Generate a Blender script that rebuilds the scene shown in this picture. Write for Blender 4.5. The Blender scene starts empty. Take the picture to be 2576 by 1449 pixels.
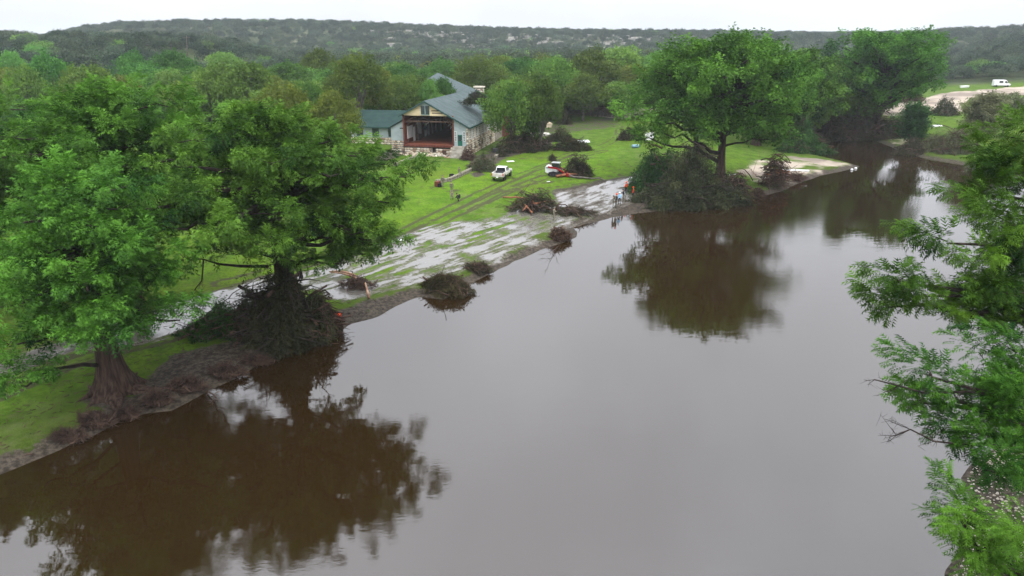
import bpy, math, random
import numpy as np
from mathutils import Vector, Matrix, noise as mnoise

sc = bpy.context.scene
rng = np.random.default_rng(7)
random.seed(7)
R = math.radians

# ------------------------------------------------------------------ camera
CAM_H = 22.5
PITCH = R(19.6)
FPX = 1740.0                       # focal length in pixels of a 2576 x 1449 picture
cam_data = bpy.data.cameras.new('camera')
cam = bpy.data.objects.new('camera', cam_data)
sc.collection.objects.link(cam)
cam.location = (0, 0, CAM_H)
cam.rotation_euler = (math.pi / 2 - PITCH, 0, 0)
cam_data.sensor_width = 36
cam_data.lens = 36 * FPX / 2576
cam_data.clip_start = 0.5
cam_data.clip_end = 9000
sc.camera = cam

# ------------------------------------------------------------------ sky and sun
SUN_EL, SUN_AZ = R(58), R(150)
world = bpy.data.worlds.new('World')
sc.world = world
world.use_nodes = True
nt = world.node_tree
nt.nodes.clear()
out = nt.nodes.new('ShaderNodeOutputWorld')
bg = nt.nodes.new('ShaderNodeBackground')
sky = nt.nodes.new('ShaderNodeTexSky')
sky.sky_type = 'NISHITA'
sky.sun_disc = False
sky.sun_elevation = SUN_EL
sky.sun_rotation = SUN_AZ
sky.dust_density = 4.0
tc = nt.nodes.new('ShaderNodeTexCoord')
sep = nt.nodes.new('ShaderNodeSeparateXYZ')
nt.links.new(tc.outputs['Generated'], sep.inputs[0])
ramp = nt.nodes.new('ShaderNodeMapRange')     # overcast deck: brighter towards the zenith
ramp.inputs['From Min'].default_value = 0.0
ramp.inputs['From Max'].default_value = 1.0
ramp.inputs['To Min'].default_value = 6.1
ramp.inputs['To Max'].default_value = 26.0
nt.links.new(sep.outputs['Z'], ramp.inputs['Value'])
cl = nt.nodes.new('ShaderNodeTexNoise')
cl.inputs['Scale'].default_value = 3.5
cl.inputs['Detail'].default_value = 5
nt.links.new(tc.outputs['Generated'], cl.inputs['Vector'])
clr = nt.nodes.new('ShaderNodeMapRange')
clr.inputs['From Min'].default_value = 0.3
clr.inputs['From Max'].default_value = 0.7
clr.inputs['To Min'].default_value = 0.87
clr.inputs['To Max'].default_value = 1.07
nt.links.new(cl.outputs['Fac'], clr.inputs['Value'])
mul = nt.nodes.new('ShaderNodeMath'); mul.operation = 'MULTIPLY'
nt.links.new(ramp.outputs[0], mul.inputs[0]); nt.links.new(clr.outputs[0], mul.inputs[1])
deck = nt.nodes.new('ShaderNodeVectorMath'); deck.operation = 'SCALE'
deck.inputs[0].default_value = (0.955, 0.985, 1.06)
nt.links.new(mul.outputs[0], deck.inputs['Scale'])
mix = nt.nodes.new('ShaderNodeMix'); mix.data_type = 'RGBA'
mix.inputs['Factor'].default_value = 0.94
nt.links.new(sky.outputs[0], mix.inputs['A'])
nt.links.new(deck.outputs[0], mix.inputs['B'])
nt.links.new(mix.outputs['Result'], bg.inputs['Color'])
bg.inputs['Strength'].default_value = 0.1
nt.links.new(bg.outputs[0], out.inputs[0])

sun_d = bpy.data.lights.new('sun', 'SUN')
sun_d.energy = 0.9
sun_d.angle = R(14)
sun_d.color = (1.0, 0.97, 0.92)
sun = bpy.data.objects.new('sun', sun_d)
sc.collection.objects.link(sun)
sun.rotation_euler = (math.pi / 2 - SUN_EL, 0, -SUN_AZ + math.pi)

sc.view_settings.view_transform = 'Standard'
sc.view_settings.look = 'None'
sc.view_settings.exposure = 0.62
sc.view_settings.gamma = 1.0
sc.view_settings.use_curve_mapping = False
sc.render.engine = 'CYCLES'
sc.cycles.use_denoising = True
sc.cycles.denoiser = 'OPENIMAGEDENOISE'
sc.cycles.denoising_prefilter = 'ACCURATE'
sc.cycles.denoising_input_passes = 'RGB_ALBEDO_NORMAL'
sc.cycles.use_adaptive_sampling = False
sc.cycles.max_bounces = 5
sc.cycles.diffuse_bounces = 2
sc.cycles.glossy_bounces = 3
sc.cycles.transmission_bounces = 3
sc.cycles.volume_bounces = 1
sc.cycles.transparent_max_bounces = 4
sc.cycles.caustics_reflective = False
sc.cycles.caustics_refractive = False

# ------------------------------------------------------------------ helpers
CP, SP = math.cos(PITCH), math.sin(PITCH)

def ray(u, v):
    a, b = (u - 1288) / FPX, (v - 724.5) / FPX
    return np.array([a, CP - b * SP, -SP - b * CP])

def gp(u, v, z=0.0):
    "point of the view ray through a pixel of the photograph at height z"
    d = ray(u, v)
    t = (z - CAM_H) / d[2]
    return np.array([d[0] * t, d[1] * t, z])

def zp(u, v, y):
    "point of the same ray at world distance y"
    d = ray(u, v)
    t = y / d[1]
    return np.array([d[0] * t, y, CAM_H + d[2] * t])

def smooth(t):
    t = np.clip(t, 0, 1)
    return t * t * (3 - 2 * t)

class MB:
    "collects vertices and faces, builds ONE mesh object"
    def __init__(s):
        s.v, s.f, s.m, s.a, s.n = [], [], [], [], 0
    def add(s, verts, faces, mat=0, attr=None):
        verts = np.asarray(verts, dtype=np.float32).reshape(-1, 3)
        faces = np.asarray(faces, dtype=np.int32)
        if faces.ndim == 1: faces = faces.reshape(1, -1)
        s.v.append(verts); s.f.append(faces + s.n)
        s.m.append(np.full(len(faces), mat, np.int32))
        s.a.append(np.full(len(verts), 0.5, np.float32) if attr is None else np.broadcast_to(np.asarray(attr, np.float32), (len(verts),)))
        s.n += len(verts)
        return s
    def box(s, c, size, rz=0.0, mat=0, jit=0.0, rx=0.0, ry=0.0):
        sx, sy, sz = [q / 2 for q in size]
        p = np.array([[x, y, z] for z in (-sz, sz) for y in (-sy, sy) for x in (-sx, sx)], float)
        if jit: p += rng.uniform(-jit, jit, p.shape)
        if rx or ry:
            p = p @ np.array(Matrix.Rotation(rx, 3, 'X')).T @ np.array(Matrix.Rotation(ry, 3, 'Y')).T
        if rz:
            p = p @ np.array(Matrix.Rotation(rz, 3, 'Z')).T
        p += np.array(c)
        f = [[0, 2, 3, 1], [4, 5, 7, 6], [0, 1, 5, 4], [2, 6, 7, 3], [0, 4, 6, 2], [1, 3, 7, 5]]
        return s.add(p, f, mat)
    def tube(s, pts, rad, sides=6, mat=0, cap=True, attr=None):
        pts = np.asarray(pts, float); n = len(pts)
        rad = np.broadcast_to(np.asarray(rad, float), (n,))
        t = np.gradient(pts, axis=0)
        t /= np.linalg.norm(t, axis=1)[:, None] + 1e-9
        ref = np.array([0, 0, 1.0]) if abs(t[:, 2]).mean() < 0.8 else np.array([1.0, 0, 0])
        b = np.cross(t, ref); b /= np.linalg.norm(b, axis=1)[:, None] + 1e-9
        c = np.cross(b, t)
        an = np.linspace(0, 2 * np.pi, sides, endpoint=False)
        ring = pts[:, None] + rad[:, None, None] * (np.cos(an)[None, :, None] * b[:, None] + np.sin(an)[None, :, None] * c[:, None])
        i = np.arange(n - 1)[:, None] * sides; j = np.arange(sides)[None]; k = (j + 1) % sides
        f = np.stack([i + j, i + k, i + sides + k, i + sides + j], -1).reshape(-1, 4)
        s.add(ring.reshape(-1, 3), f, mat, attr)
        if cap and sides <= 8:
            s.f.append(np.array([[s.n - sides + q for q in range(sides)]], np.int32)); s.m.append(np.array([mat], np.int32))
            s.f.append(np.array([[s.n - n * sides + q for q in reversed(range(sides))]], np.int32)); s.m.append(np.array([mat], np.int32))
        return s
    def sticks(s, A, B, r0, r1, mat=0, attr=None):
        "many straight three sided twigs at once"
        A = np.asarray(A, float); B = np.asarray(B, float); n = len(A)
        if n == 0: return s
        t = B - A; t /= np.linalg.norm(t, axis=1)[:, None] + 1e-9
        ref = np.where(np.abs(t[:, 2:3]) < 0.8, np.array([[0, 0, 1.0]]), np.array([[1.0, 0, 0]]))
        b = np.cross(t, ref); b /= np.linalg.norm(b, axis=1)[:, None] + 1e-9
        c = np.cross(b, t)
        r0 = np.broadcast_to(np.asarray(r0, float), (n,))[:, None]; r1 = np.broadcast_to(np.asarray(r1, float), (n,))[:, None]
        V = []
        for k in range(3):
            a = k * 2.0944
            V.append(A + r0 * (math.cos(a) * b + math.sin(a) * c))
        for k in range(3):
            a = k * 2.0944
            V.append(B + r1 * (math.cos(a) * b + math.sin(a) * c))
        V = np.stack(V, 1).reshape(-1, 3)
        base = np.arange(n)[:, None, None] * 6
        f = (np.array([[0, 1, 4, 3], [1, 2, 5, 4], [2, 0, 3, 5]])[None] + base).reshape(-1, 4)
        at = None if attr is None else np.repeat(attr, 6)
        return s.add(V, f, mat, at)
    def lathe(s, c, prof, sides=12, mat=0, rx=0, ry=0, rz=0):
        an = np.linspace(0, 2 * np.pi, sides, endpoint=False)
        p = np.array([[r * math.cos(a), r * math.sin(a), z] for r, z in prof for a in an])
        M = np.array(Matrix.Rotation(rz, 3, 'Z') @ Matrix.Rotation(ry, 3, 'Y') @ Matrix.Rotation(rx, 3, 'X'))
        p = p @ M.T + np.array(c)
        n = len(prof)
        i = np.arange(n - 1)[:, None] * sides; j = np.arange(sides)[None]; k = (j + 1) % sides
        f = np.stack([i + j, i + k, i + sides + k, i + sides + j], -1).reshape(-1, 4)
        s.add(p, f, mat)
        for ring, rev in ((0, True), (n - 1, False)):
            q = [s.n - n * sides + ring * sides + w for w in range(sides)]
            s.f.append(np.array([q[::-1] if rev else q], np.int32)); s.m.append(np.array([mat], np.int32))
        return s
    def prism(s, prof, y0, y1, mat=0, axis='y'):
        "polygon profile (a,b) extruded; axis y: (x,z), axis x: (y,z), axis z: (x,y)"
        n = len(prof); P = []
        for y in (y0, y1):
            for a, b in prof:
                P.append({'y': (a, y, b), 'x': (y, a, b), 'z': (a, b, y)}[axis])
        s.add(P, [[i, (i + 1) % n, n + (i + 1) % n, n + i] for i in range(n)], mat)
        s.f.append(np.array([[s.n - 2 * n + i for i in reversed(range(n))]], np.int32)); s.m.append(np.array([mat], np.int32))
        s.f.append(np.array([[s.n - n + i for i in range(n)]], np.int32)); s.m.append(np.array([mat], np.int32))
        return s
    def mesh(s, name, mats, smooth_=False):
        me = bpy.data.meshes.new(name)
        V = np.concatenate(s.v); me.vertices.add(len(V)); me.vertices.foreach_set('co', V.ravel())
        sizes = np.concatenate([np.full(len(f), f.shape[1], np.int32) for f in s.f])
        L = np.concatenate([f.ravel() for f in s.f])
        me.loops.add(len(L)); me.loops.foreach_set('vertex_index', L)
        me.polygons.add(len(sizes))
        st = np.concatenate([[0], np.cumsum(sizes)[:-1]]).astype(np.int32)
        me.polygons.foreach_set('loop_start', st)
        me.polygons.foreach_set('material_index', np.concatenate(s.m))
        me.polygons.foreach_set('use_smooth', np.full(len(sizes), smooth_, bool))
        at = me.attributes.new('vary', 'FLOAT', 'POINT')
        at.data.foreach_set('value', np.concatenate(s.a).astype(np.float32))
        for m in (mats if isinstance(mats, (list, tuple)) else [mats]): me.materials.append(m)
        me.update(calc_edges=True)
        return me
    def build(s, name, mats, parent=None, smooth_=False, loc=None, rz=0):
        o = bpy.data.objects.new(name, s.mesh(name, mats, smooth_))
        sc.collection.objects.link(o)
        if parent: o.parent = parent
        if loc is not None: o.location = loc
        if rz: o.rotation_euler.z = rz
        return o

def tag(o, label=None, cat=None, group=None, kind=None):
    if label: o['label'] = label
    if cat: o['category'] = cat
    if group: o['group'] = group
    if kind: o['kind'] = kind
    return o

def empty(name, loc=(0, 0, 0), rz=0.0, label=None, cat=None, group=None, kind=None):
    o = bpy.data.objects.new(name, None)
    o.empty_display_size = 0.3
    sc.collection.objects.link(o)
    o.location = loc; o.rotation_euler.z = rz
    return tag(o, label, cat, group, kind)

def copy_tree(o, parent=None):
    c = o.copy(); sc.collection.objects.link(c); c.parent = parent
    for ch in list(o.children): copy_tree(ch, c)
    return c

# ------------------------------------------------------------------ materials
def mat(name, base, rough=0.8, var=0.25, scale=2.0, bump=0.0, bscale=None, metal=0.0, second=None, spec=0.12, detail=6, stretch=None):
    m = bpy.data.materials.new(name); m.use_nodes = True
    t = m.node_tree; b = t.nodes['Principled BSDF']
    b.inputs['Roughness'].default_value = rough
    b.inputs['Metallic'].default_value = metal
    b.inputs['Specular IOR Level'].default_value = spec
    co = t.nodes.new('ShaderNodeTexCoord')
    src = co.outputs['Object']
    if stretch:
        mp = t.nodes.new('ShaderNodeMapping'); mp.inputs['Scale'].default_value = stretch
        t.links.new(src, mp.inputs[0]); src = mp.outputs[0]
    n = t.nodes.new('ShaderNodeTexNoise'); n.inputs['Scale'].default_value = scale; n.inputs['Detail'].default_value = detail
    t.links.new(src, n.inputs['Vector'])
    r = t.nodes.new('ShaderNodeValToRGB')
    lo = second if second else tuple(c * (1 - var) for c in base)
    hi = base if second else tuple(min(1, c * (1 + var)) for c in base)
    r.color_ramp.elements[0].position = 0.35; r.color_ramp.elements[0].color = (*lo, 1)
    r.color_ramp.elements[1].position = 0.65; r.color_ramp.elements[1].color = (*hi, 1)
    t.links.new(n.outputs['Fac'], r.inputs[0]); t.links.new(r.outputs[0], b.inputs['Base Color'])
    if bump:
        n2 = t.nodes.new('ShaderNodeTexNoise'); n2.inputs['Scale'].default_value = bscale or scale * 5; n2.inputs['Detail'].default_value = 5
        t.links.new(src, n2.inputs['Vector'])
        bp = t.nodes.new('ShaderNodeBump'); bp.inputs['Strength'].default_value = bump; bp.inputs['Distance'].default_value = 0.05
        t.links.new(n2.outputs['Fac'], bp.inputs['Height']); t.links.new(bp.outputs[0], b.inputs['Normal'])
    return m

def leaf_mat(name, c_dark, c_light, transl=0.35, per_tree=0.12):
    "leaf blades: colour varies per spray (vary) and per tree (object random)"
    m = bpy.data.materials.new(name); m.use_nodes = True
    t = m.node_tree; t.nodes.clear()
    o = t.nodes.new('ShaderNodeOutputMaterial')
    at = t.nodes.new('ShaderNodeAttribute'); at.attribute_name = 'vary'
    mx = t.nodes.new('ShaderNodeMix'); mx.data_type = 'RGBA'
    mx.inputs['A'].default_value = (*c_dark, 1); mx.inputs['B'].default_value = (*c_light, 1)
    t.links.new(at.outputs['Fac'], mx.inputs['Factor'])
    oi = t.nodes.new('ShaderNodeObjectInfo')
    hs = t.nodes.new('ShaderNodeHueSaturation')
    mr = t.nodes.new('ShaderNodeMapRange'); mr.inputs['To Min'].default_value = 0.5 - per_tree * 0.25; mr.inputs['To Max'].default_value = 0.5 + per_tree * 0.2
    t.links.new(oi.outputs['Random'], mr.inputs['Value']); t.links.new(mr.outputs[0], hs.inputs['Hue'])
    m2 = t.nodes.new('ShaderNodeMath'); m2.operation = 'MULTIPLY'; m2.inputs[1].default_value = 7.31
    f2 = t.nodes.new('ShaderNodeMath'); f2.operation = 'FRACT'
    mr2 = t.nodes.new('ShaderNodeMapRange'); mr2.inputs['To Min'].default_value = 1 - per_tree * 2.4; mr2.inputs['To Max'].default_value = 1 + per_tree * 2.4
    t.links.new(oi.outputs['Random'], m2.inputs[0]); t.links.new(m2.outputs[0], f2.inputs[0])
    t.links.new(f2.outputs[0], mr2.inputs['Value']); t.links.new(mr2.outputs[0], hs.inputs['Value'])
    t.links.new(mx.outputs['Result'], hs.inputs['Color'])
    d = t.nodes.new('ShaderNodeBsdfDiffuse'); tr = t.nodes.new('ShaderNodeBsdfTranslucent')
    gl = t.nodes.new('ShaderNodeBsdfGlossy'); gl.inputs['Roughness'].default_value = 0.45; gl.inputs['Color'].default_value = (0.9, 0.95, 0.9, 1)
    t.links.new(hs.outputs[0], d.inputs[0]); t.links.new(hs.outputs[0], tr.inputs[0])
    ms = t.nodes.new('ShaderNodeMixShader'); ms.inputs[0].default_value = transl
    t.links.new(d.outputs[0], ms.inputs[1]); t.links.new(tr.outputs[0], ms.inputs[2])
    mg = t.nodes.new('ShaderNodeMixShader'); mg.inputs[0].default_value = 0.006
    t.links.new(ms.outputs[0], mg.inputs[1]); t.links.new(gl.outputs[0], mg.inputs[2])
    t.links.new(mg.outputs[0], o.inputs[0])
    return m

M = {}
M['cypress'] = leaf_mat('cypress_leaf', (0.009, 0.044, 0.008), (0.115, 0.27, 0.030), 0.22, 0.05)
M['cypress_deep'] = leaf_mat('cypress_leaf_green', (0.009, 0.038, 0.006), (0.085, 0.19, 0.016), 0.2, 0.05)
M['cypress_dark'] = leaf_mat('cypress_leaf_deep', (0.012, 0.042, 0.012), (0.05, 0.125, 0.024), 0.25, 0.06)
M['broad'] = leaf_mat('oak_leaf', (0.024, 0.075, 0.014), (0.12, 0.235, 0.034), 0.3, 0.16)
M['broad_light'] = leaf_mat('elm_leaf', (0.06, 0.16, 0.03), (0.15, 0.31, 0.055), 0.35, 0.1)
M['broad_olive'] = leaf_mat('pecan_leaf', (0.05, 0.08, 0.012), (0.15, 0.18, 0.025), 0.3, 0.1)
M['liveoak_hazed'] = leaf_mat('live_oak_leaf_hazed', (0.026, 0.044, 0.028), (0.082, 0.115, 0.07), 0.2, 0.16)  # dusty live oak green, paled and greyed further to paint in distance haze
M['juniper'] = leaf_mat('juniper_leaf_hazed', (0.016, 0.034, 0.022), (0.045, 0.07, 0.045), 0.2, 0.14)  # juniper green with a blue-grey cast of distance haze put into the colour
M['wilted'] = leaf_mat('wilted_leaf', (0.016, 0.021, 0.010), (0.058, 0.066, 0.028), 0.2, 0.14)
M['wilted_brown'] = leaf_mat('wilted_brown_leaf', (0.035, 0.022, 0.014), (0.11, 0.065, 0.038), 0.15, 0.12)
M['dry_olive'] = leaf_mat('dry_olive_leaf', (0.03, 0.028, 0.012), (0.095, 0.085, 0.035), 0.15, 0.1)
M['muddy_leaf'] = leaf_mat('silted_leaf', (0.07, 0.08, 0.04), (0.17, 0.19, 0.09), 0.2, 0.1)
M['bark'] = mat('cypress_bark', (0.085, 0.055, 0.04), 0.9, second=(0.028, 0.018, 0.014), scale=1.2, bump=1.0, bscale=5, stretch=(5, 5, 0.5))
M['bark_dark'] = mat('wet_bark', (0.045, 0.034, 0.027), 0.8, second=(0.015, 0.011, 0.01), scale=2, bump=0.6, stretch=(2, 2, 0.5))
M['bark_grey'] = mat('grey_bark', (0.16, 0.14, 0.12), 0.9, second=(0.07, 0.06, 0.05), scale=2, bump=0.6)
M['dead_wood'] = mat('peeled_wood', (0.36, 0.22, 0.14), 0.75, second=(0.17, 0.09, 0.06), scale=1.6, bump=0.4, stretch=(1, 1, 1))
M['red_wood'] = mat('broken_cypress_wood', (0.30, 0.12, 0.06), 0.75, second=(0.11, 0.05, 0.03), scale=1.6, bump=0.4)
M['twig'] = mat('brown_twig', (0.10, 0.062, 0.045), 0.85, second=(0.035, 0.022, 0.018), scale=3)
M['roots'] = mat('bank_root', (0.082, 0.052, 0.038), 0.85, second=(0.028, 0.019, 0.015), scale=2)
# ------------------------------------------------------------------ terrain
shore_left = [(-900, 1560), (-300, 1300), (0, 1185), (91, 1150), (159, 1119), (238, 1087), (302, 1051), (357, 1035), (429, 1027), (488, 996), (532, 972), (575, 952),
              (619, 928), (655, 904), (714, 888), (754, 869), (794, 865), (845, 833), (873, 813), (932, 797), (1022, 754), (1060, 742), (1110, 750), (1150, 733), (1190, 705),
              (1222, 688), (1290, 655), (1360, 625), (1405, 612), (1440, 596), (1446, 584), (1430, 572), (1480, 560), (1540, 545), (1600, 535), (1700, 525), (1800, 518),
              (1870, 515), (1880, 497), (1910, 493), (1960, 480), (2010, 458), (2060, 441), (2110, 431), (2160, 419), (2110, 405), (2050, 392), (2020, 378), (2060, 362), (2100, 354)]
shore_far = [(2150, 351), (2195, 352), (2235, 366), (2270, 381), (2320, 396), (2370, 405), (2410, 412), (2520, 430), (2680, 480)]
shore_right = [(2850, 560), (2860, 700), (2800, 850), (2700, 980), (2560, 1100), (2462, 1180), (2440, 1210), (2462, 1260), (2455, 1310), (2425, 1390), (2408, 1449), (2395, 1560), (2350, 1700)]
RIV = np.array([gp(u, v)[:2] for u, v in shore_left + shore_far + shore_right] + [(13, 3), (8, -30), (-60, -30), (-70, 3)])
# a little raggedness, the bank of a flooded river is never a clean curve
def ragged(P, n_sub=5, amp=0.22):
    out = []
    for i in range(len(P)):
        a, b = P[i], P[(i + 1) % len(P)]
        L = np.linalg.norm(b - a)
        k = int(min(max(2, L / 0.7), 60))
        for j in range(k):
            p = a + (b - a) * j / k
            q = Vector((p[0] * 0.55, p[1] * 0.55, 3.3))
            w = mnoise.noise_vector(q) + 0.5 * mnoise.noise_vector(q * 3.1)
            out.append(p + np.array([w.x, w.y]) * amp * min(1.5, 0.8 + L / 40))
    return np.array(out)
RIVR = ragged(RIV)

def poly_sd(x, y, P):
    "signed distance to a closed polygon, positive outside"
    x = np.asarray(x, float).ravel(); y = np.asarray(y, float).ravel()
    P = np.asarray(P, float)
    A, B = P, np.roll(P, -1, axis=0)
    if len(x) * len(P) < 4e6:          # a few points: all edges at once
        X, Y = x[:, None], y[:, None]
        dx, dy = (B - A)[:, 0][None], (B - A)[:, 1][None]
        t = np.clip(((X - A[:, 0]) * dx + (Y - A[:, 1]) * dy) / (dx * dx + dy * dy + 1e-12), 0, 1)
        d = np.sqrt(((X - A[:, 0] - t * dx) ** 2 + (Y - A[:, 1] - t * dy) ** 2).min(axis=1))
        with np.errstate(divide='ignore', invalid='ignore'):
            c = ((A[:, 1] > Y) != (B[:, 1] > Y)) & (X < (B[:, 0] - A[:, 0]) * (Y - A[:, 1]) / np.where(dy == 0, 1e-12, dy) + A[:, 0])
        return np.where(c.sum(axis=1) % 2 == 1, -d, d)
    d2 = np.full(x.shape, 1e18, np.float32); inside = np.zeros(x.shape, bool)
    x = x.astype(np.float32); y = y.astype(np.float32)
    for i in range(len(P)):
        x0, y0 = A[i]; x1, y1 = B[i]
        dx, dy = x1 - x0, y1 - y0
        t = np.clip(((x - x0) * dx + (y - y0) * dy) / (dx * dx + dy * dy + 1e-12), 0, 1)
        d2 = np.minimum(d2, (x - x0 - t * dx) ** 2 + (y - y0 - t * dy) ** 2)
        if y0 != y1:
            inside ^= ((y0 > y) != (y1 > y)) & (x < (x1 - x0) * (y - y0) / (y1 - y0) + x0)
    d = np.sqrt(d2)
    return np.where(inside, -d, d)

def line_d(x, y, P):
    x = np.asarray(x, float); y = np.asarray(y, float)
    d2 = np.full(x.shape, 1e18)
    for i in range(len(P) - 1):
        x0, y0 = P[i][:2]; x1, y1 = P[i + 1][:2]
        dx, dy = x1 - x0, y1 - y0
        t = np.clip(((x - x0) * dx + (y - y0) * dy) / (dx * dx + dy * dy + 1e-12), 0, 1)
        d2 = np.minimum(d2, (x - x0 - t * dx) ** 2 + (y - y0 - t * dy) ** 2)
    return np.sqrt(d2)

def vnoise(x, y, s, seed=0):
    "cheap smooth value noise in numpy"
    x = np.asarray(x) / s; y = np.asarray(y) / s
    xi = np.floor(x).astype(np.int64); yi = np.floor(y).astype(np.int64)
    fx = x - xi; fy = y - yi
    fx = fx * fx * (3 - 2 * fx); fy = fy * fy * (3 - 2 * fy)
    def h(a, b):
        n = (a * 374761393 + b * 668265263 + seed * 982451653) & 0x7fffffff
        n = ((n ^ (n >> 13)) * 1274126177) & 0x7fffffff
        return ((n ^ (n >> 16)) & 0xffff) / 65535.0
    return (h(xi, yi) * (1 - fx) + h(xi + 1, yi) * fx) * (1 - fy) + (h(xi, yi + 1) * (1 - fx) + h(xi + 1, yi + 1) * fx) * fy

def fbm(x, y, s, seed=0, o=4):
    t = 0; a = 0.5
    for k in range(o):
        t = t + a * vnoise(x, y, s / 2 ** k, seed + k * 17); a *= 0.5
    return t / (1 - 0.5 ** o)

def ucoord(x, y):
    "picture column of a point near the horizon"
    return 1288 + FPX * np.asarray(x) / (np.maximum(np.asarray(y), 1.0) * 1.0617)

def relief(x, y):
    r = np.hypot(x, y); u = ucoord(x, y)
    z = 0 * x
    z = z + 1.1 * smooth((y - 70) / 60) * smooth((2000 - u) / 300)           # lawn rises to the hall
    z = z + 2.2 * smooth((r - 150) / 200)
    z = z + 2.6 * smooth((r - 200) / 110) * smooth((u - 2150) / 150)          # flood plain field on the right
    # left hill
    hl = 15.0 * smooth((r - 215) / 190) * smooth((960 - u) / 420)
    hl = hl * (0.86 + 0.28 * fbm(x, y, 120, 3))
    # right hill
    hr = 25.0 * smooth((r - 320) / 330) * smooth((u - 2150) / 420)
    hr = hr * (0.85 + 0.3 * fbm(x, y, 160, 9))
    # far ridge right across, highest left of the middle
    top = 25.5 + 9 * np.exp(-((u - 760) / 420) ** 2) - 3 * np.exp(-((u - 2050) / 350) ** 2) - 15 * smooth((430 - u) / 300)
    hf = top * smooth((r - 560) / 300) * (0.92 + 0.16 * fbm(x, y, 300, 21))
    far2 = 16 * smooth((r - 1500) / 900) * smooth((u - 1500) / 500)
    return z + np.maximum(np.maximum(hl, hr), hf) + far2

def height(x, y):
    x = np.asarray(x, float); y = np.asarray(y, float); shp = x.shape
    xf, yf = x.ravel(), y.ravel()
    d = np.full(xf.shape, 60.0)
    near = np.hypot(xf, yf - 80) < 330
    if near.any(): d[near] = poly_sd(xf[near], yf[near], RIVR)
    land = 0.10 + 0.42 * smooth(d / 1.6) + 0.55 * smooth((d - 1) / 22) + 0.16 * (fbm(xf, yf, 2.2, 5) - 0.5) * smooth(d / 1.0)
    bed = -0.25 + 0.35 * smooth((d + 1.2) / 1.2) - 1.2 * smooth(-d / 6)
    z = np.where(d > 0, land, bed)
    rel = relief(xf, yf) * smooth((d - 2) / 18)
    return (z + rel).reshape(shp)

def H1(x, y):
    return float(height(np.array([x]), np.array([y]))[0])

def pg(u, v):
    "pixel -> point on the terrain"
    z = 0.8
    for _ in range(7):
        p = gp(u, v, z); z = 0.5 * z + 0.5 * H1(p[0], p[1])
    p = gp(u, v, z); p[2] = H1(p[0], p[1])
    return p

# sector shaped sheet, fine near the river and coarse towards the horizon, carried past the frame on both sides
n_az, n_r = 500, 430
az = np.linspace(R(-56), R(56), n_az)
rr = np.concatenate([[6], 16 * (260 / 16) ** np.linspace(0, 1, int(n_r * 0.82)), 260 * (5200 / 260) ** np.linspace(0, 1, n_r - int(n_r * 0.82))[1:]])
A_, R_ = np.meshgrid(az, rr)
GX, GY = R_ * np.sin(A_), R_ * np.cos(A_)
GZ = height(GX, GY)
n_r = len(rr)
i = np.arange(n_r - 1)[:, None] * n_az; j = np.arange(n_az - 1)[None]
GF = np.stack([i + j, i + j + 1, i + n_az + j + 1, i + n_az + j], -1).reshape(-1, 4)
mb = MB(); mb.add(np.stack([GX, GY, GZ], -1).reshape(-1, 3), GF)

# ---- what the ground is made of, as soft masks (real patches of mud, standing water, sand)
gx, gy = GX.ravel(), GY.ravel()
gd = np.full(gx.shape, 60.0); nn = np.hypot(gx, gy - 80) < 330
gd[nn] = poly_sd(gx[nn], gy[nn], RIVR)
def region(px, soft):
    P = np.array([pg(u, v)[:2] for u, v in px])
    return smooth(0.5 - poly_sd(gx, gy, P) / (2 * soft))
wet = region([(-400, 1150), (-100, 1010), (0, 975), (150, 900), (330, 880), (430, 858), (640, 785), (760, 740), (860, 775), (1000, 740), (1060, 742), (1220, 688), (1330, 640), (1440, 592), (1470, 562),
              (1560, 540), (1640, 500), (1640, 430), (1480, 470), (1380, 500), (1180, 545), (1090, 560), (980, 590), (870, 635), (700, 680), (560, 712), (420, 760), (250, 812), (60, 880), (-300, 1000)], 2.2)
wet2 = region([(1560, 525), (1620, 470), (1700, 420), (1640, 430), (1480, 462), (1380, 480), (1400, 530)], 1.5)
road = region([(1850, 470), (1900, 450), (1960, 440), (1900, 480), (1880, 500), (1850, 495)], 1.0)
mud = np.maximum(smooth(1 - (gd - 0.1) / 1.9) * 0.95, 0)
mud = np.maximum(mud, region([(330, 1000), (420, 900), (560, 860), (700, 820), (830, 800), (880, 812), (720, 890), (560, 960), (430, 1030), (330, 1050), (200, 1010), (250, 985)], 1.0))
mud = np.maximum(mud, 0.9 * region([(1380, 480), (1500, 455), (1640, 430), (1700, 470), (1880, 480), (1870, 515), (1600, 535), (1500, 555), (1420, 530)], 1.2))
mud = np.maximum(mud, 0.75 * region([(1000, 740), (1060, 742), (960, 790), (860, 815), (840, 790), (900, 760)], 0.8))
mud = np.maximum(mud, region([(1180, 437), (1210, 432), (1225, 440), (1195, 446)], 0.5))
mud = np.maximum(mud, 0.9 * region([(1180, 400), (1260, 372), (1400, 350), (1380, 372), (1280, 395), (1230, 425), (1180, 410)], 1.5))
mud = np.maximum(mud, 0.55 * region([(1160, 370), (1320, 350), (1560, 320), (1560, 290), (1400, 310)], 3))
mud = np.maximum(mud, 0.8 * region([(920, 400), (990, 370), (1180, 385), (1170, 400), (1040, 385), (960, 410)], 1.0))
sand = np.maximum(region([(2235, 262), (2350, 240), (2576, 218), (2700, 214), (2576, 240), (2450, 242), (2420, 262), (2420, 280), (2240, 292), (2200, 285)], 2.5), 0)
sand = np.maximum(sand, 0.8 * region([(1450, 275), (1700, 262), (1700, 275), (1560, 300), (1450, 290)], 3))
sand = np.maximum(sand, 0.5 * region([(2200, 350), (2260, 320), (2310, 330), (2330, 392), (2250, 365)], 1.0))
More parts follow.
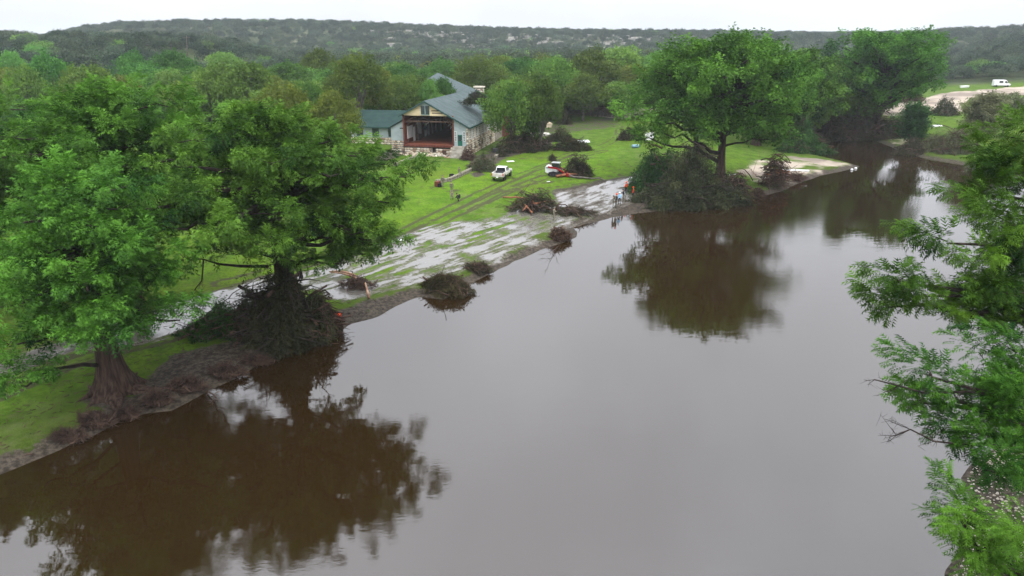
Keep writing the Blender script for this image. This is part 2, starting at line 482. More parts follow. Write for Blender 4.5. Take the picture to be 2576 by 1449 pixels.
sand = np.maximum(sand, 0.55 * region([(1880, 400), (1980, 388), (2160, 418), (2060, 441), (1900, 480), (1850, 440)], 3.0))
sand = np.maximum(sand, 0.42 * region([(2470, 1150), (2600, 1050), (2700, 1500), (2400, 1600), (2408, 1449), (2455, 1310), (2440, 1210)], 0.5))
tracks = [[(560, 712), (870, 640), (1000, 590), (1180, 500), (1290, 450), (1400, 405), (1520, 380)], [(0, 905), (330, 815), (600, 720), (880, 655), (1010, 600), (1200, 512), (1310, 465), (1390, 440)],
          [(0, 960), (260, 880), (520, 800), (700, 760)], [(-50, 1010), (200, 900), (420, 850)],
          [(1340, 455), (1440, 470), (1600, 455)], [(1120, 480), (1270, 485), (1400, 470), (1520, 452)], [(1290, 470), (1420, 452), (1570, 440)], [(1330, 492), (1430, 475), (1560, 470)],
          [(1400, 440), (1370, 415), (1420, 385), (1520, 365), (1560, 330), (1520, 300)], [(1430, 440), (1395, 412), (1440, 385), (1530, 372), (1580, 330), (1540, 298)],
          [(1480, 420), (1540, 430), (1590, 452)], [(1500, 412), (1560, 425), (1620, 445)], [(1240, 455), (1320, 445), (1400, 425), (1440, 430)], [(1300, 400), (1420, 395), (1560, 400), (1590, 420)],
          [(1060, 470), (1180, 480), (1300, 475)], [(1160, 520), (1340, 430), (1440, 390)], [(1175, 528), (1360, 440), (1460, 396)]]
trk = np.zeros_like(gx)
for k, T in enumerate(tracks):
    P = np.array([pg(u, v)[:2] for u, v in T])
    # round the polyline off
    for _ in range(2):
        Q = [P[0]]
        for a, b in zip(P[:-1], P[1:]): Q += [a * .75 + b * .25, a * .25 + b * .75]
        P = np.array(Q + [P[-1]])
    sel = (gx > P[:, 0].min() - 4) & (gx < P[:, 0].max() + 4) & (gy > P[:, 1].min() - 4) & (gy < P[:, 1].max() + 4)
    d = line_d(gx[sel], gy[sel], P)
    w = 0.34 if k < 4 else 0.26
    trk[sel] = np.maximum(trk[sel], np.exp(-((d - (0.85 if k < 4 else 0.0)) / w) ** 2))
    if k >= 4 and k % 2 == 0: trk[sel] = np.maximum(trk[sel], 0.9 * np.exp(-((d - 0.0) / w) ** 2))
r_ = np.hypot(gx, gy); u_ = ucoord(gx, gy)
wood = smooth((r_ - 150) / 60) * np.clip(1 - region([(1240, 400), (1420, 300), (1700, 262), (2000, 320), (2060, 395), (1700, 440), (1300, 430)], 4), 0, 1)
field = region([(2200, 300), (2250, 235), (2576, 205), (2900, 200), (2900, 470), (2420, 412), (2240, 370), (2200, 350)], 6)
wood = wood * (1 - field)
dry = smooth((r_ - 225) / 60) * smooth((fbm(gx, gy, 40, 31) - 0.5) * 7)
GZ2 = GZ.ravel() - 0.045 * trk * (1 - wet * 0.3)
mb.v[0][:, 2] = GZ2
gme = mb.mesh('ground', [])
def put(name, arr):
    a = gme.attributes.new(name, 'FLOAT', 'POINT'); a.data.foreach_set('value', arr.astype(np.float32))
wet = np.maximum(wet, 0) + 0.22 * wet * region([(-500, 1200), (-400, 980), (0, 880), (330, 800), (640, 700), (700, 760), (430, 850), (150, 960), (-100, 1080)], 3)
mud = np.maximum(mud, 0.85 * region([(2470, 1150), (2600, 1050), (2700, 1500), (2400, 1600), (2408, 1449), (2455, 1310), (2440, 1210)], 0.6))
put('mud', mud); put('wet', np.maximum(wet * 0.95, wet2)); put('sand', sand); put('trk', trk); put('wood', wood); put('dry', dry); put('bank', smooth(1 - gd / 7.0)); put('fresh', region([(1000, 560), (1060, 430), (1250, 400), (1550, 370), (1620, 400), (1560, 440), (1300, 475), (1150, 520)], 8))
gme.polygons.foreach_set('use_smooth', np.ones(len(gme.polygons), bool))

# ---- ground material
def N(t, kind, **kw):
    n = t.nodes.new(kind)
    for k, v in kw.items(): setattr(n, k, v)
    return n
def attr(t, name):
    a = t.nodes.new('ShaderNodeAttribute'); a.attribute_name = name; return a.outputs['Fac']
def math_(t, op, a, b=None, clamp=False):
    n = t.nodes.new('ShaderNodeMath'); n.operation = op; n.use_clamp = clamp
    for k, q in enumerate((a, b)):
        if q is None: continue
        if isinstance(q, (int, float)): n.inputs[k].default_value = q
        else: t.links.new(q, n.inputs[k])
    return n.outputs[0]
def noise(t, vec, scale, detail=5, rough=0.55):
    n = t.nodes.new('ShaderNodeTexNoise'); n.inputs['Scale'].default_value = scale; n.inputs['Detail'].default_value = detail; n.inputs['Roughness'].default_value = rough
    t.links.new(vec, n.inputs['Vector']); return n.outputs['Fac']
def ramp_(t, f, a, b, lo=0.0, hi=1.0):
    n = t.nodes.new('ShaderNodeMapRange'); n.interpolation_type = 'SMOOTHSTEP'
    t.links.new(f, n.inputs['Value'])
    for k, q in zip(('From Min', 'From Max', 'To Min', 'To Max'), (a, b, lo, hi)): n.inputs[k].default_value = q
    return n.outputs[0]
def mixc(t, f, a, b):
    n = t.nodes.new('ShaderNodeMix'); n.data_type = 'RGBA'
    if isinstance(f, (int, float)): n.inputs['Factor'].default_value = f
    else: t.links.new(f, n.inputs['Factor'])
    for s_, q in (('A', a), ('B', b)):
        if isinstance(q, tuple): n.inputs[s_].default_value = (*q, 1)
        else: t.links.new(q, n.inputs[s_])
    return n.outputs['Result']

gm = bpy.data.materials.new('ground_material'); gm.use_nodes = True
t = gm.node_tree; bs = t.nodes['Principled BSDF']
geo = N(t, 'ShaderNodeNewGeometry'); pos = geo.outputs['Position']
# coordinates stretched along the bank, the way the flood combed the mud
a0, a1 = gp(100, 1000), gp(1200, 620)
bank_dir = math.atan2(a1[1] - a0[1], a1[0] - a0[0])
mp = N(t, 'ShaderNodeMapping'); mp.vector_type = 'TEXTURE'; mp.inputs['Rotation'].default_value = (0, 0, bank_dir); mp.inputs['Scale'].default_value = (3.2, 0.9, 1)
t.links.new(pos, mp.inputs[0]); st = mp.outputs[0]
mp2 = N(t, 'ShaderNodeMapping'); mp2.vector_type = 'TEXTURE'; mp2.inputs['Rotation'].default_value = (0, 0, bank_dir); mp2.inputs['Scale'].default_value = (9, 0.6, 1)
t.links.new(pos, mp2.inputs[0]); st2 = mp2.outputs[0]
n_big, n_mid, n_fine, n_tiny = noise(t, pos, 0.06, 4), noise(t, pos, 0.5, 5), noise(t, pos, 3.0, 5, 0.7), noise(t, pos, 12.0, 3, 0.7)
n_st, n_st2 = noise(t, st, 0.9, 7, 0.62), noise(t, st2, 0.9, 5, 0.55)
grass = mixc(t, ramp_(t, n_mid, 0.35, 0.65), (0.045, 0.095, 0.007), (0.085, 0.165, 0.007))
grass = mixc(t, math_(t, 'MULTIPLY', attr(t, 'fresh'), 0.75), grass, mixc(t, ramp_(t, n_mid, 0.3, 0.7), (0.075, 0.17, 0.006), (0.13, 0.25, 0.008)))
grass = mixc(t, ramp_(t, n_big, 0.45, 0.75, 0, 0.6), grass, (0.11, 0.14, 0.015))
grass = mixc(t, ramp_(t, n_fine, 0.42, 0.62, 0.0, 0.6), grass, (0.032, 0.062, 0.006))
grass = mixc(t, ramp_(t, noise(t, pos, 1.1, 6, 0.7), 0.5, 0.68, 0.0, 0.6), grass, (0.075, 0.075, 0.03))
grass = mixc(t, ramp_(t, n_tiny, 0.55, 0.72, 0.0, 0.5), grass, (0.12, 0.17, 0.03))
bankf = attr(t, 'bank')
grass = mixc(t, math_(t, 'MULTIPLY', bankf, 0.85), grass, mixc(t, ramp_(t, n_fine, 0.4, 0.62), (0.035, 0.05, 0.01), (0.06, 0.09, 0.01)))
silt = mixc(t, ramp_(t, n_mid, 0.4, 0.7), grass, (0.13, 0.11, 0.075))
grass = mixc(t, ramp_(t, n_big, 0.3, 0.55, 0.5, 0.0), grass, silt)
mudc = mixc(t, ramp_(t, n_fine, 0.35, 0.68), (0.026, 0.021, 0.016), (0.09, 0.074, 0.056))
mudm = math_(t, 'ADD', attr(t, 'mud'), math_(t, 'MULTIPLY', math_(t, 'SUBTRACT', n_mid, 0.5), 1.6))
mudm = math_(t, 'ADD', mudm, math_(t, 'MULTIPLY', math_(t, 'SUBTRACT', n_fine, 0.5), 1.1))
mudm = ramp_(t, mudm, 0.38, 0.62)
col = mixc(t, mudm, grass, mudc)
# wheel tracks
tm = math_(t, 'MULTIPLY', attr(t, 'trk'), ramp_(t, n_st, 0.3, 0.5, 0.35, 1.0))
tm2 = ramp_(t, math_(t, 'ADD', tm, math_(t, 'MULTIPLY', math_(t, 'SUBTRACT', n_fine, 0.5), 0.7)), 0.25, 0.75, 0, 0.85)
col = mixc(t, tm2, col, (0.055, 0.048, 0.03))
# sand
sm = ramp_(t, math_(t, 'ADD', attr(t, 'sand'), math_(t, 'MULTIPLY', math_(t, 'SUBTRACT', noise(t, pos, 0.12, 6), 0.5), 1.5)), 0.4, 0.62)
sandc = mixc(t, ramp_(t, noise(t, pos, 0.09, 5), 0.42, 0.6), (0.40, 0.34, 0.27), (0.20, 0.165, 0.135))
col = mixc(t, sm, col, mixc(t, ramp_(t, n_fine, 0.3, 0.7, 0, 0.4), sandc, (0.25, 0.2, 0.16)))
# wood floor and dry openings on the hills
floor = mixc(t, ramp_(t, n_mid, 0.4, 0.6), (0.03, 0.045, 0.018), (0.055, 0.065, 0.03))
col = mixc(t, attr(t, 'wood'), col, floor)
dryc = mixc(t, ramp_(t, noise(t, pos, 0.2, 5), 0.4, 0.62), (0.06, 0.075, 0.04), (0.13, 0.135, 0.085))
col = mixc(t, math_(t, 'MULTIPLY', attr(t, 'dry'), attr(t, 'wood')), col, dryc)
# standing water
wv = math_(t, 'ADD', math_(t, 'MULTIPLY', n_st, 0.62), math_(t, 'MULTIPLY', n_st2, 0.38))
wv = math_(t, 'ADD', wv, math_(t, 'MULTIPLY', math_(t, 'SUBTRACT', attr(t, 'wet'), 0.95), 0.62))
wv = math_(t, 'ADD', wv, math_(t, 'MULTIPLY', math_(t, 'SUBTRACT', n_fine, 0.5), 0.16))
wv = math_(t, 'ADD', wv, math_(t, 'MULTIPLY', math_(t, 'SUBTRACT', noise(t, pos, 0.22, 2), 0.5), 0.40))
silted = ramp_(t, wv, 0.38, 0.47)
water_m = ramp_(t, wv, 0.478, 0.525)
col = mixc(t, math_(t, 'MULTIPLY', silted, 0.8), col, mixc(t, ramp_(t, n_fine, 0.4, 0.6), (0.075, 0.066, 0.052), (0.15, 0.135, 0.11)))
col = mixc(t, water_m, col, (0.11, 0.10, 0.085))
t.links.new(col, bs.inputs['Base Color'])
ro = math_(t, 'SUBTRACT', 0.95, math_(t, 'MULTIPLY', mudm, 0.3))
ro = math_(t, 'SUBTRACT', ro, math_(t, 'MULTIPLY', silted, 0.3), True)
mxr = N(t, 'ShaderNodeMix'); t.links.new(water_m, mxr.inputs[0]); t.links.new(ro, mxr.inputs[2]); mxr.inputs[3].default_value = 0.12
t.links.new(mxr.outputs[0], bs.inputs['Roughness'])
spm = N(t, 'ShaderNodeMix'); t.links.new(water_m, spm.inputs[0]); spm.inputs[2].default_value = 0.05; spm.inputs[3].default_value = 1.0
t.links.new(spm.outputs[0], bs.inputs['Specular IOR Level'])
hgt = math_(t, 'ADD', math_(t, 'MULTIPLY', n_fine, 0.7), math_(t, 'MULTIPLY', n_tiny, 0.5))
bp = N(t, 'ShaderNodeBump'); bp.inputs['Distance'].default_value = 0.09
t.links.new(math_(t, 'SUBTRACT', 1.0, math_(t, 'MULTIPLY', water_m, 0.985)), bp.inputs['Strength'])
t.links.new(hgt, bp.inputs['Height']); t.links.new(bp.outputs[0], bs.inputs['Normal'])
gme.materials.append(gm)
ground = bpy.data.objects.new('ground', gme); sc.collection.objects.link(ground)
tag(ground, 'muddy green riverside lawn and wooded hills after the flood', kind='structure')

# ---- river
wm = bpy.data.materials.new('river_water'); wm.use_nodes = True
t = wm.node_tree; bs = t.nodes['Principled BSDF']
geo = N(t, 'ShaderNodeNewGeometry'); pos = geo.outputs['Position']
bs.inputs['Base Color'].default_value = (0.017, 0.0095, 0.0028, 1)
bs.inputs['IOR'].default_value = 1.85
bs.inputs['Specular IOR Level'].default_value = 0.5
mpw = N(t, 'ShaderNodeMapping'); mpw.inputs['Rotation'].default_value = (0, 0, -bank_dir); mpw.inputs['Scale'].default_value = (1.0, 2.6, 1)
t.links.new(pos, mpw.inputs[0])
cam_n = noise(t, pos, 0.05, 3)
n1 = noise(t, mpw.outputs[0], 2.2, 4, 0.6)
n2 = noise(t, mpw.outputs[0], 0.35, 2)
patch = ramp_(t, cam_n, 0.42, 0.62, 0.15, 1.0)
hh = math_(t, 'ADD', math_(t, 'MULTIPLY', n1, patch), math_(t, 'MULTIPLY', n2, 1.2))
bp = N(t, 'ShaderNodeBump'); bp.inputs['Distance'].default_value = 0.006; bp.inputs['Strength'].default_value = 0.8
t.links.new(hh, bp.inputs['Height']); t.links.new(bp.outputs[0], bs.inputs['Normal'])
t.links.new(ramp_(t, cam_n, 0.38, 0.66, 0.01, 0.05), bs.inputs['Roughness'])
mb = MB(); mb.add([(-140, -40, 0), (420, -40, 0), (420, 330, 0), (-140, 330, 0)], [[0, 1, 2, 3]])
river = mb.build('river', wm)
tag(river, 'calm brown flood water of the river reflecting the white sky', kind='structure')
# ------------------------------------------------------------------ foliage
def frames(D, roll):
    "x axis along D, z axis turned up, with a roll"
    D = D / (np.linalg.norm(D, axis=1)[:, None] + 1e-9)
    up = np.tile(np.array([0, 0, 1.0]), (len(D), 1))
    Y = np.cross(up, D); Y /= np.linalg.norm(Y, axis=1)[:, None] + 1e-6
    Z = np.cross(D, Y)
    c, s = np.cos(roll)[:, None], np.sin(roll)[:, None]
    return D, Y * c + Z * s, Z * c - Y * s

def spray_template(n=4, w=0.10, droop=0.28):
    "feathery flat frond of narrow blades, length 1"
    V, F = [], []
    for k in range(n):
        x = 0.08 + 0.72 * k / max(1, n - 1)
        ln = 0.34 * (1 - 0.45 * abs(x - 0.35))
        for s in (-1, 1):
            b = len(V)
            V += [(x - w / 2, 0, -droop * x * x), (x + w / 2, 0, -droop * (x + w / 2) ** 2), (x + ln * 0.75, s * ln, -droop * (x + ln * .75) ** 2 - 0.06)]
            F.append((b, b + 1, b + 2) if s < 0 else (b + 1, b, b + 2))
    b = len(V)
    V += [(0.7, -w * .5, -droop * .5), (0.7, w * .5, -droop * .5), (1.08, 0, -droop * 1.2)]; F.append((b, b + 1, b + 2))
    return np.array(V), np.array(F)

def rosette_template(n=6, seed=1):
    r = np.random.default_rng(seed); V, F = [], []
    for k in range(n):
        c = r.normal(0, 0.33, 3); a = r.normal(0, 1, 3); a /= np.linalg.norm(a)
        a[2] *= 0.45; b = np.cross(a, r.normal(0, 1, 3)); b /= np.linalg.norm(b)
        s = r.uniform(0.22, 0.36); i = len(V)
        V += [c - a * s, c + b * s * .55, c + a * s, c - b * s * .55]; F.append((i, i + 1, i + 2, i + 3))
    return np.array(V), np.array(F)

T_NEAR, T_MID = spray_template(3, 0.17), spray_template(2, 0.24, 0.3)
T_FINE = spray_template(4, 0.13)
T_HANG = spray_template(3, 0.14, 0.8)
T_ROS = rosette_template(6, 3)
T_ROS_S = rosette_template(4, 8)

def scatter(mb, tmpl, P, D, size, roll, vary, mat=0):
    tv, tf = tmpl
    X, Y, Z = frames(D, roll)
    W = P[:, None] + size[:, None, None] * (tv[None, :, 0:1] * X[:, None] + tv[None, :, 1:2] * Y[:, None] + tv[None, :, 2:3] * Z[:, None])
    n = len(P)
    F = (tf[None] + (np.arange(n) * len(tv))[:, None, None]).reshape(-1, tf.shape[1])
    mb.add(W.reshape(-1, 3), F, mat, np.repeat(vary, len(tv)))

def unit(v): return v / (np.linalg.norm(v, axis=-1, keepdims=True) + 1e-9)

def pad_foliage(mb, pads, r, per_m2=3.2, clump_r=0.65, spray=0.7, n_spray=34, tmpl=T_NEAR, flat=0.5, updroop=0.25, mat=0, twigs=None, vary0=0.5):
    "pads: (x,y,z,radius, outx,outy); a pad is a cloud of plumes, a plume is a tuft of sprays"
    CC, OO, VV = [], [], []
    for (x, y, z, rad, ox, oy) in pads:
        n = max(3, int(per_m2 * rad ** 2 * 3.1416 * 0.55))
        d = unit(r.normal(0, 1, (n, 3)))
        d[:, 2] = np.abs(d[:, 2]) * np.where(r.random(n) < 0.88, 1, -0.5)
        q = d * rad * (r.random(n) ** 0.42)[:, None]
        q[:, 2] *= flat
        q[:, 2] -= 0.10 * (q[:, 0] ** 2 + q[:, 1] ** 2) / max(rad, .5)      # the pad hangs at its rim
        c = np.array([x, y, z]) + q
        CC.append(c)
        o = unit(q + 1e-6) * np.array([1, 1, 0.7]) + np.array([ox, oy, 0]) * 0.55 + np.array([0, 0, updroop])
        OO.append(o)
        VV.append(np.clip(vary0 + r.normal(0, 0.2, n) + r.normal(0, 0.12), 0, 1))
        if twigs is not None:
            k = min(n, 10)
            A = np.tile(np.array([x, y, z - 0.15 * rad]), (k, 1))
            twigs.append((A, c[:k]))
    C = np.concatenate(CC); O = np.concatenate(OO); VY = np.concatenate(VV)
    n = len(C)
    cr = clump_r * r.uniform(0.7, 1.35, n)
    ns = n_spray
    d = unit(r.normal(0, 1, (n, ns, 3)) + 0.9 * unit(O)[:, None, :])
    # each clump is a tapering plume that leans outwards and up
    U = unit(O + np.array([0, 0, 0.25]) + r.normal(0, 0.25, O.shape))
    tt = r.random((n, ns, 1)) ** 1.3
    Lp = (2.7 * cr)[:, None, None]
    side = r.normal(0, 1, (n, ns, 3)); side = side - (side * U[:, None]).sum(-1, keepdims=True) * U[:, None]; side = unit(side)
    base = C[:, None] + U[:, None] * Lp * (tt - 0.25) + side * cr[:, None, None] * (1.02 - tt) * (r.random((n, ns, 1)) ** 0.5)
    dd = unit(side * (1.05 - 0.6 * tt) + U[:, None] * (0.35 + 0.9 * tt) + r.normal(0, 0.18, (n, ns, 3)) - np.array([0, 0, 0.22]))
    size = spray * r.uniform(0.65, 1.25, (n, ns))
    vy = np.clip(VY[:, None] + 0.22 * (tt[..., 0] - 0.35) + r.normal(0, 0.12, (n, ns)), 0, 1)      # fresh growth at the tips is lighter
    scatter(mb, tmpl, base.reshape(-1, 3), dd.reshape(-1, 3), size.ravel(), r.normal(0, 0.5, n * ns), vy.ravel(), mat)

def curve_pts(a, b, sag, n=7, wob=0.0, r=None):
    t = np.linspace(0, 1, n)[:, None]
    p = a + (b - a) * t
    p[:, 2] += sag * np.sin(np.pi * t[:, 0])
    if wob and r is not None:
        p[1:-1] += r.normal(0, wob, (n - 2, 3))
    return p

def trunk_mesh(h, r0, flare, r, lean=(0, 0), lobes=7, rings=26, sides=28, name='trunk'):
    mb = MB()
    th = np.linspace(0, 2 * np.pi, sides, endpoint=False); V = []
    ph = r.uniform(0, 6, 4)
    for k in range(rings):
        f = (k / (rings - 1)) ** 1.5; z = h * f
        rad = r0 * (1 - 0.90 * f)
        fl = flare * math.exp(-z / (h * 0.07))
        lob = np.cos(lobes * th + ph[0]) * 0.5 + 0.3 * np.cos((lobes + 4) * th + ph[1]) + 0.3 * np.cos(3 * th + ph[2])
        rr_ = rad * (1 + 0.10 * lob * math.exp(-z / (h * 0.35))) + fl * (1 + 0.75 * lob)
        V.append(np.stack([lean[0] * f + rr_ * np.cos(th) + 0.25 * math.sin(f * 5 + ph[3]), lean[1] * f + rr_ * np.sin(th) + 0.2 * math.sin(f * 4 + ph[1]), np.full(sides, z - 0.35)], -1))
    V = np.array(V)
    V[:, :, 0] -= 0.25 * math.sin(ph[3]); V[:, :, 1] -= 0.2 * math.sin(ph[1])
    i = np.arange(rings - 1)[:, None] * sides; j = np.arange(sides)[None]; k = (j + 1) % sides
    mb.add(V.reshape(-1, 3), np.stack([i + j, i + k, i + sides + k, i + sides + j], -1).reshape(-1, 4))
    return mb, V.mean(axis=1)

def cypress(loc, h, crown_r, label, r0=0.75, flare=0.5, n_limb=24, h0=0.28, lean=(0, 0), seed=1, profile=None, near=True, group=None, mats='cypress',
            dens=1.0, extra=(), pad_r=(1.15, 1.95), squash=(1.0, 1.0), name='bald_cypress', roots=0, bark='bark', az_skip=None, cover=1.0, vary0=0.5, spray=None, rise=0.28, tmpl=None):
    r = np.random.default_rng(seed)
    root = empty(name, loc, 0, label, 'tree', group)
    tb, axis = trunk_mesh(h * 0.93, r0, flare, r, lean)
    if roots:
        for k in range(roots):
            a = k * 6.283 / roots + r.normal(0, 0.2); L = r.uniform(1.6, 3.4) * (r0 / 0.8)
            s_ = np.linspace(0, 1, 8)
            b_ = a + r.normal(0, 0.5) * s_
            P = np.stack([(r0 * 0.9 + L * s_) * np.cos(b_), (r0 * 0.9 + L * s_) * np.sin(b_), 0.30 * (1 - s_) ** 2 + 0.05 - 0.14 * s_], -1)
            tb.tube(P, np.linspace(0.24, 0.045, 8) * r0 / 0.8, 6)
    tb.build('trunk', M[bark], root, True)
    br = MB(); pads = []; twigs = []
    zt = axis[:, 2]
    def on_axis(z): return np.array([np.interp(z, zt, axis[:, 0]), np.interp(z, zt, axis[:, 1]), z])
    if profile is None: profile = lambda f: math.sin(math.pi * min(1, (f * 0.86 + 0.16))) ** 0.7
    ga = 2.39996
    for k in range(n_limb):
        f = (k + r.uniform(0, 0.6)) / n_limb
        z = h * (h0 + (0.90 - h0) * f)
        a = k * ga + r.normal(0, 0.25)
        if az_skip and az_skip(a % 6.283, f): continue
        L = crown_r * profile(f) * r.uniform(0.72, 1.08)
        dx, dy = math.cos(a) * squash[0], math.sin(a) * squash[1]
        A = on_axis(z * 0.985)
        up = rise * L + h * 0.03 * f + r.uniform(-0.3, 0.6)
        B = A + np.array([dx * L, dy * L, up])
        C_ = curve_pts(A, B, r.uniform(0.0, 0.07) * L, 8, L * 0.018, r)
        br.tube(C_, np.linspace(max(0.06, 0.034 * L * (r0 / 0.75) ** .5 + 0.05), 0.035, 8), 5)
        for q, fr in enumerate((0.42, 0.7, 1.0)):
            if q == 0 and (L < 5 or r.random() < 0.5): continue
            p = C_[min(7, int(fr * 7))]
            for side in (-1, 0, 1) if q < 2 else (0,):
                if side and r.random() < 0.42: continue
                pr = r.uniform(*pad_r) * (0.8 if q == 0 else 1.0) * (0.75 + 0.35 * profile(f))
                off = np.array([-dy, dx, 0]) * side * L * 0.22 * (1.3 - fr) * 1.6 + np.array([0, 0, r.uniform(0, 0.5)])
                pc = p + off
                if side: br.tube(curve_pts(p - 0.15 * (p - A) , pc, 0.1, 4), np.linspace(0.06, 0.025, 4), 4)
                pads.append((pc[0], pc[1], pc[2], pr, dx, dy))
    # leader
    for k in range(4):
        p = on_axis(h * (0.84 + 0.035 * k)); a = k * 1.7
        pads.append((p[0] + math.cos(a) * 0.8, p[1] + math.sin(a) * 0.8, h * (0.86 + 0.035 * k), r.uniform(*pad_r) * 0.8, 0, 0))
    for e in extra:           # boughs seen in the photograph: absolute point and radius
        p = np.array(e[:3]) - np.array(loc); rad = e[3]
        hz = math.hypot(p[0], p[1]); A = on_axis(min(max(p[2] - 0.3 * hz, h * 0.15), h * 0.85))
        C_ = curve_pts(A, p - np.array([0, 0, rad * .25]), 0.06 * hz, 8, hz * 0.02, r)
        br.tube(C_, np.linspace(0.05 + 0.02 * hz, 0.04, 8), 5)
        pads.append((p[0], p[1], p[2], rad, p[0] / (hz + .1), p[1] / (hz + .1)))
        if hz > 5:
            m_ = C_[5]; pads.append((m_[0], m_[1], m_[2] + 0.3, rad * 0.75, p[0] / hz, p[1] / hz))
    cb = MB()
    if near: pad_foliage(cb, pads, r, 0.52 * dens, 0.56, spray or 0.54, 82 if tmpl is None else 92, T_NEAR if tmpl is None else tmpl, 0.42, twigs=twigs, vary0=vary0)
    else: pad_foliage(cb, pads, r, 0.32 * dens, 0.9, (spray or 1.15) * 0.92, 62, T_MID, 0.38, twigs=twigs, vary0=vary0)
    A = np.concatenate([q[0] for q in twigs]); B = np.concatenate([q[1] for q in twigs])
    br.sticks(A, B, 0.03, 0.012)
    br.build('branches', M['bark_dark'], root)
    cb.build('crown', M[mats], root)
    return root

# ------------------------------------------------------------------ broadleaf stock, shared by the woods
def broadleaf_meshes(seed, w, h, leafm, n_puff=26, leaf=0.62, per=70, tmpl=None, trunkr=0.3, open_=0.0, low=0.25):
    "returns trunk mesh and crown mesh: a dome of uneven leafy puffs on forked limbs"
    r = np.random.default_rng(seed); tb = MB(); cb = MB()
    fork = h * 0.3
    tb.tube([(0, 0, -0.5), (0.05, 0, fork * 0.5), (0.1, 0.08, fork)], [trunkr * 1.35, trunkr, trunkr * 0.85], 8)
    ctr = np.array([0, 0, h * 0.55]); P = []
    for k in range(n_puff):
        d = unit(r.normal(0, 1, 3)); d[2] = abs(d[2]) * (1 if r.random() < 0.8 else -0.5)
        rad = r.uniform(0.75, 1.0)
        p = ctr + d * np.array([w / 2 * 0.74, w / 2 * 0.74, h * 0.36]) * rad
        p[2] = max(p[2], h * low)
        s = w * r.uniform(0.13, 0.2)
        P.append((p, s, d))
        if k % 2 == 0: tb.tube(curve_pts(np.array([0.1, 0.08, fork * r.uniform(.75, 1)]), p, 0.3, 6, 0.12, r), np.linspace(trunkr * 0.55, 0.05, 6), 5)
    for p, s, d in P:
        n = int(per * (1 - open_))
        q = unit(r.normal(0, 1, (n, 3)) + d * 0.5)
        pos = p + q * s * (r.random((n, 1)) ** 0.3) * np.array([1.15, 1.15, 0.85])
        scatter(cb, tmpl or T_ROS, pos, unit(r.normal(0, 1, (n, 3))), leaf * r.uniform(0.7, 1.3, n), r.uniform(0, 6, n), np.clip(0.5 + r.normal(0, 0.15) + r.normal(0, 0.15, n), 0, 1))
    return tb.mesh('trunk', M['bark_grey']), cb.mesh('crown', M[leafm])

STOCK = {}
def stock(kind):
    if kind in STOCK: return STOCK[kind]
    S = []
    if kind == 'oak':
        for s in range(4): S.append(broadleaf_meshes(40 + s, 11, 9.5, 'broad', 34, 0.8, 46))
    elif kind == 'live':
        for s in range(3): S.append(broadleaf_meshes(110 + s, 11, 9.5, 'liveoak_hazed', 30, 0.8, 40, low=0.15))
    elif kind == 'elm':
        for s in range(3): S.append(broadleaf_meshes(60 + s, 11, 11, 'broad_light', 34, 0.8, 46))
    elif kind == 'pecan':
        for s in range(3): S.append(broadleaf_meshes(80 + s, 12, 13, 'broad_olive', 40, 0.75, 52, low=0.18))
    elif kind == 'juniper':
        for s in range(2): S.append(broadleaf_meshes(95 + s, 7, 6, 'juniper', 18, 0.8, 34, low=0.12))
    STOCK[kind] = S
    return S

def wood_tree(kind, loc, w, h, label, group=None, idx=None, rz=None, name=None):
    S = stock(kind); tm, cm = S[(idx if idx is not None else random.randrange(len(S))) % len(S)]
    bw, bh = {'oak': (11, 9.5), 'elm': (11, 11), 'pecan': (12, 13), 'juniper': (7, 6), 'live': (11, 9.5)}[kind]
    root = empty(name or {'oak': 'oak_tree', 'elm': 'elm_tree', 'pecan': 'pecan_tree', 'juniper': 'juniper_tree', 'live': 'live_oak_tree'}[kind], loc, random.uniform(0, 6.28) if rz is None else rz, label, 'tree', group)
    root.scale = (w / bw, w / bw * random.uniform(.9, 1.1), h / bh)
    for nm, me in (('trunk', tm), ('crown', cm)):
        o = bpy.data.objects.new(nm, me); sc.collection.objects.link(o); o.parent = root
    return root

